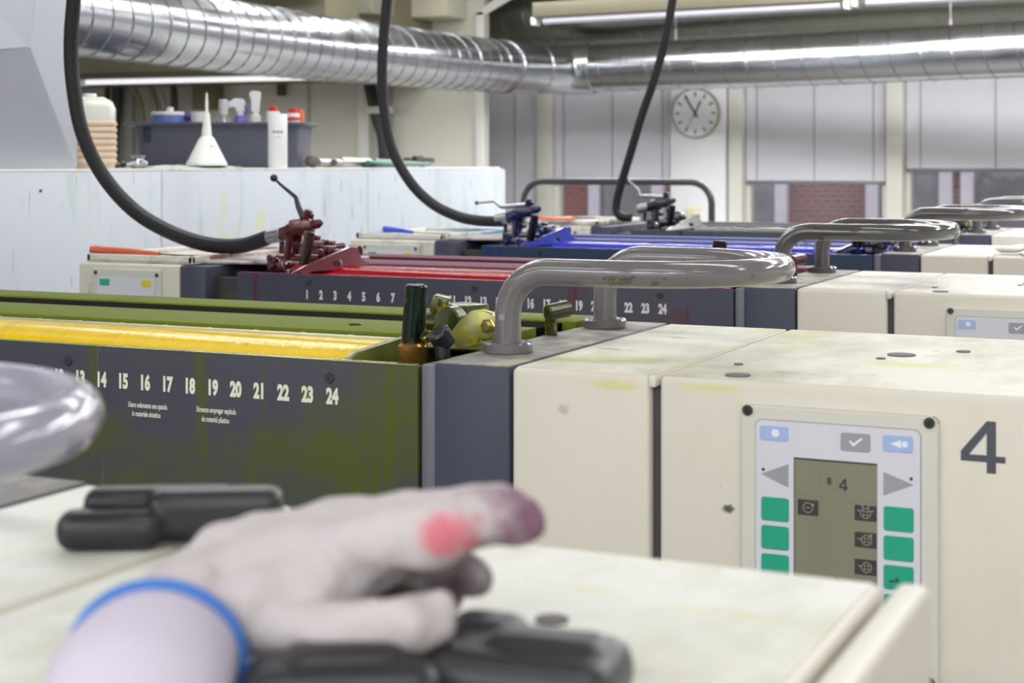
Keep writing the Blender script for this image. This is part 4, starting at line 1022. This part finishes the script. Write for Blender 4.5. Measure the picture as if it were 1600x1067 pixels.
# suspension rods keep them up
# ================================================================ ducts
def duct(pts, r, name, label, m, pitch, lead=.0, seg=40, ring=.0035):
    b = B(); b.tube(pts, r, seg)
    o = b.out(name, m); tag(o, label, 'duct')
    # spiral lock seam
    P_ = [V(p) for p in pts]; total = sum((P_[i+1]-P_[i]).length for i in range(len(P_)-1))
    s = B(); n = int(total/pitch)
    d = (P_[-1]-P_[0]).normalized(); N = (V((0, 0, 1))-d*d.z).normalized(); Bn = d.cross(N)
    def pos(t):
        t = max(0, min(total, t)); 
        for i in range(len(P_)-1):
            l = (P_[i+1]-P_[i]).length
            if t <= l or i == len(P_)-2: return P_[i].lerp(P_[i+1], min(1, t/l))
            t -= l
    spl = []
    for i in range(n*20):
        a = 2*PI*i/20; spl.append(pos((i/20+.5)*pitch)+(N*math.cos(a)+Bn*math.sin(a))*(r+.0006))
    s.tube(spl, ring, 5)
    s.out('spiral_seam', mat(name+'_seam_'+label[:5], (150, 150, 154), .3, 1, var=.05), o)
    return o
ld = [(-3.49, 3.53, EYE+.50), (-3.55, 4.19, EYE+.50), (-3.62, 5.1, EYE+.495), (-3.70, 6.0, EYE+.505), (-3.72, 7.0, EYE+.515), (-3.70, 7.80, EYE+.525)]
duct(ld, .142, 'ventilation_duct', 'spiral duct running back from the upper left corner', m_duct, .115)
rd = [(-3.42, 8.40, EYE+.545), (-2.3, 8.17, EYE+.54), (-1.02, 8.02, EYE+.555), (0.6, 7.9, EYE+.56), (3.0, 7.9, EYE+.56)]
duct(rd, .138, 'ventilation_duct', 'bright horizontal spiral duct crossing in front of the windows', m_duct, .155)
# elbow between them, in segments
el = B(); c0_ = V((-3.70, 7.81, EYE+.525)); c1_ = V((-3.41, 8.40, EYE+.545))
path = [c0_, V((-3.69, 7.95, EYE+.53)), V((-3.66, 8.15, EYE+.535)), V((-3.58, 8.33, EYE+.54)), V((-3.50, 8.39, EYE+.542)), c1_]
el.tube(path, .147, 40)
for p, d in ((path[0], path[1]-path[0]), (path[2], path[3]-path[1]), (path[5], path[5]-path[4])):
    d = d.normalized(); el.cyl(p-d*.012, p+d*.012, .152, seg=40, bev=.003)
tag(el.out('duct_elbow', m_duct, ang=25), 'shiny segmented duct elbow joining the two ducts', 'duct')
duct([(-5.4, 8.72, EYE+.86), (3.2, 8.62, EYE+.885)], .19, 'ventilation_duct', 'dull large duct high behind the bright duct', m_duct2, .14)
# hangers
for px, py in ((1483, 35), (1052, 62)):
    p = at(px, py, 8.08); tag(B().cyl((p.x, 8.12, EYE+.66), (p.x, 8.12, CZ), .005, seg=8).cyl((p.x, 8.12, EYE+.67), (p.x, 8.12, EYE+.72), .013, seg=8).out('hanger_rod', m_steel), 'thin hanger rod above the bright duct, %s' % ('near the right edge' if px > 1300 else 'behind the slanting hose'), 'rod', 'duct hanger rods')
# roof beams seen above the left duct
tag(B().box((-5.9, 7.35, 2.55), (-4.25, 7.6, 2.72), .004).box((-5.6, 6.9, 2.66), (-4.35, 7.1, 2.85), .004).out('cable_tray', mat('grey_tray', (150, 146, 130), .5, .3, var=.1)), 'pale cable tray near the ceiling above the left duct', 'cable tray')
tag(B().box((at(620, 0, 8.0).x, 7.95, 2.58), (at(705, 0, 8.0).x, 8.19, 2.72), .006).out('air_grille', mat('ivory_box', (206, 202, 180), .5)), 'ivory box high on the white partition', 'box')

# ================================================================ outside the windows
fac = thing('brick_building', 'blurred reddish brick building seen below the blinds', 'building', (-4, 15.5, 0))
m_brick = bpy.data.materials.new('red_brick'); m_brick.use_nodes = True
nt = m_brick.node_tree; bn = nt.nodes.new('ShaderNodeTexBrick'); bn.inputs['Scale'].default_value = 5
bn.inputs['Color1'].default_value = rgb((150, 84, 76)); bn.inputs['Color2'].default_value = rgb((128, 84, 78)); bn.inputs['Mortar'].default_value = rgb((150, 130, 122))
tcn = nt.nodes.new('ShaderNodeNewGeometry'); mpn = nt.nodes.new('ShaderNodeMapping'); mpn.inputs['Rotation'].default_value = (PI/2, 0, 0)
nt.links.new(tcn.outputs['Position'], mpn.inputs[0]); nt.links.new(mpn.outputs[0], bn.inputs['Vector']); nt.links.new(bn.outputs[0], nt.nodes['Principled BSDF'].inputs['Base Color'])
B().box((-12, 15.5, -3), (3, 15.9, 6)).out('brick_wall', m_brick, fac)
for x in (-7.9, -6.3, -5.0, -3.4, -2.5, -1.2, .3):
    f = B(); 
    for r in ((x, .2, x+.12, 2.3), (x+.7, .2, x+.82, 2.3), (x, .2, x+.82, .32), (x, 1.95, x+.82, 2.02), (x, 2.18, x+.82, 2.3)): f.box((r[0], 15.4, r[1]), (r[2], 15.5, r[3]))
    fo = f.out('facade_window', mat('facade_frame', (226, 214, 222), .5), fac)
    B().box((x+.1, 15.45, .3), (x+.72, 15.48, 2.2)).out('facade_glass', mat('facade_pane', (140, 130, 134), .5, var=.3, vscale=4), fo)

# ================================================================ foreground: grips and glove
ZT = TOP+.0008
def blob(name, parts, m, label, cat, vox=.0022, smooth=6, parent=None, group=None):
    b = B()
    for p in parts:
        if p[0] == 'b': b.box(p[1], p[2], p[3], 3, M=p[4])
        elif p[0] == 's': b.sph(p[1], p[2], p[3] if len(p) > 3 else None)
        else: b.tube(p[1], p[2], 16); b.sph(V(p[1][0]), p[2][0], seg=16); b.sph(V(p[1][-1]), p[2][-1], seg=16)
    o = b.out(name, m, parent)
    r = o.modifiers.new('weld', 'REMESH'); r.mode = 'VOXEL'; r.voxel_size = vox; r.use_smooth_shade = True
    if name == 'work_glove':
        tx = bpy.data.textures.new('folds', 'CLOUDS'); tx.noise_scale = .022; tx.noise_depth = 1
        d = o.modifiers.new('folds', 'DISPLACE'); d.texture = tx; d.strength = .009; d.mid_level = .5; d.texture_coords = 'LOCAL'
    if smooth: s = o.modifiers.new('soft', 'SMOOTH'); s.iterations = smooth; s.factor = .5
    if label: tag(o, label, cat, group)
    return o
# rear grip
p1, p2 = at(106, 858, z=ZT), at(430, 852, z=ZT)
mid = (p1+p2)/2; ang = math.atan2((p2-p1).y, (p2-p1).x); Lh = (p2-p1).length/2
M1 = Matrix.Translation(mid) @ Matrix.Rotation(ang, 4, 'Z')
blob('latch_grip', [('b', (-Lh-.006, -.013, .0), (-.004, .013, .022), .009, M1), ('b', (-.014, -.004, .002), (Lh+.004, .026, .031), .008, M1),
                    ('b', (-Lh*.9, .006, .008), (Lh*.6, .03, .031), .008, M1)], m_black, 'black moulded grip behind the glove at lower left', 'handle', .0018, 5, None, 'black moulded grips')
# front grip: two lobes and a brass screw
q1 = at(855, 1085, z=ZT); M2 = Matrix.Translation(q1) @ Matrix.Rotation(YAW-.30, 4, 'Z')
q2 = at(560, 1120, z=ZT); M3 = Matrix.Translation(q2) @ Matrix.Rotation(YAW+.12, 4, 'Z')
blob('latch_grip', [('b', (-.045, -.045, .0), (.036, .012, .026), .011, M2), ('b', (-.02, -.03, .01), (.03, .0, .030), .008, M2), ('b', (-.045, -.012, .008), (-.01, .02, .029), .009, M2)], m_black, 'black moulded grip in front of the glove at the bottom centre', 'handle', .0018, 5, None, 'black moulded grips')
blob('latch_grip', [('b', (-.045, -.03, .0), (.032, .014, .026), .011, M3), ('b', (-.03, -.02, .012), (.02, .01, .031), .009, M3)], m_black, 'black moulded grip at the bottom edge under the glove cuff', 'handle', .0018, 5, None, 'black moulded grips')
p = at(760, 1054, t=.648)
sc_ = B(); sc_.cyl(V((p.x, p.y, ZT)), V((p.x, p.y, ZT+.012)), .006, seg=20, bev=.001)
tag(sc_.out('brass_screw', m_brass), 'small brass screw between the black grips at the bottom', 'screw')

# glove
def G(px, py, t): return at(px, py, t=t)
m_glove = mat('knitted_glove', (186, 179, 180), .9, var=.03, vscale=20, bump=.5, bscale=70,
              stains=[((186, 172, 176), 14, .56, .12, .5, 3, (1, 1, 1))],
              spots=[(tuple(G(815, 812, .665)), (.026, .03, .024), (122, 84, 106), .95), (tuple(G(700, 835, .64)), (.014, .02, .010), (196, 96, 112), .9),
                     (tuple(G(755, 860, .68)), (.012, .03, .008), (86, 74, 78), .8), (tuple(G(735, 905, .70)), (.02, .03, .018), (92, 64, 76), .9), (tuple(G(640, 925, .71)), (.03, .03, .010), (74, 66, 62), .85)])  # fingertip ink; the darkest low spots also paint shade between the fingers
parts = []
def ch(pts, rad): 
    P_ = [G(*p) for p in pts]; parts.append(('t', P_, rad))
ch([(560, 850, .66), (640, 838, .655), (720, 824, .65), (790, 812, .655), (812, 812, .66)], [.0155, .0135, .0125, .0115, .0105])      # index
ch([(560, 830, .69), (650, 812, .69), (740, 800, .685), (800, 800, .68)], [.0155, .013, .012, .0105])                                   # middle
ch([(540, 850, .715), (620, 870, .71), (690, 893, .70), (738, 906, .69)], [.0145, .012, .0105, .009])                                   # ring
ch([(520, 870, .73), (590, 905, .73), (650, 925, .72), (700, 932, .71)], [.0135, .0105, .0095, .0085])                                  # little
ch([(400, 985, .64), (480, 985, .63), (560, 982, .625), (640, 972, .625), (680, 966, .63)], [.0125, .0115, .0105, .0118, .0112])         # thumb
# palm and back of hand
ch([(330, 935, .66), (430, 900, .665), (520, 872, .67), (585, 858, .67)], [.0215, .022, .0195, .0165])
ch([(340, 905, .69), (430, 868, .70), (520, 846, .70), (580, 838, .70)], [.0215, .021, .0185, .0155])
ch([(330, 970, .65), (400, 955, .645), (480, 925, .65), (540, 890, .66)], [.019, .0185, .017, .014])
ch([(340, 945, .665), (300, 975, .65), (262, 1010, .635)], [.026, .0275, .028])
gl = blob('work_glove', parts, m_glove, 'white knitted work glove with purple stained fingertips and blue hem', 'glove', .0019, 7)
# cuff: flattened sleeve widening towards the lower left
cdn = (G(195, 1105, .57)-G(246, 1030, .625)).normalized()
c0g = G(246, 1030, .625)
axu = cdn.cross(V((0, 0, 1))).normalized(); axv = axu.cross(cdn).normalized()
def cring(c, a, b__, n=36, wob=0): return [c+axu*(a*math.cos(2*PI*k/n)*(1+wob*math.sin(3*2*PI*k/n)))+axv*(b__*math.sin(2*PI*k/n)) for k in range(n)]
b = B(); n = 36; rings = [(-.02, .024, .022), (0, .0325, .0285), (.014, .0335, .0295), (.035, .034, .030), (.052, .031, .027), (.062, .024, .021), (.067, .012, .010)]
vs = []; fs = []
for s_, ra, rb_ in rings: vs += cring(c0g+cdn*s_, ra, rb_, n, .015)
for i in range(len(rings)-1):
    for k in range(n): fs.append((i*n+k, i*n+(k+1) % n, (i+1)*n+(k+1) % n, (i+1)*n+k))
fs.append(tuple(range(n))); fs.append(tuple((len(rings)-1)*n+k for k in range(n-1, -1, -1)))
b.add(vs, fs)
cu = b.out('cuff', mat('lilac_knit', (192, 184, 200), .9, var=.02, bump=.1, bscale=400), gl); cu['label'] = 'pale lilac knitted cuff'
b = B(); b.tube(cring(c0g+cdn*.002, .0335, .0295, 48), .0030, 10, closed=True)
hm = b.out('hem', mat('blue_hem_thread', (62, 116, 190), .8, var=.08, vscale=60), gl); hm['label'] = 'bright blue stitched hem'
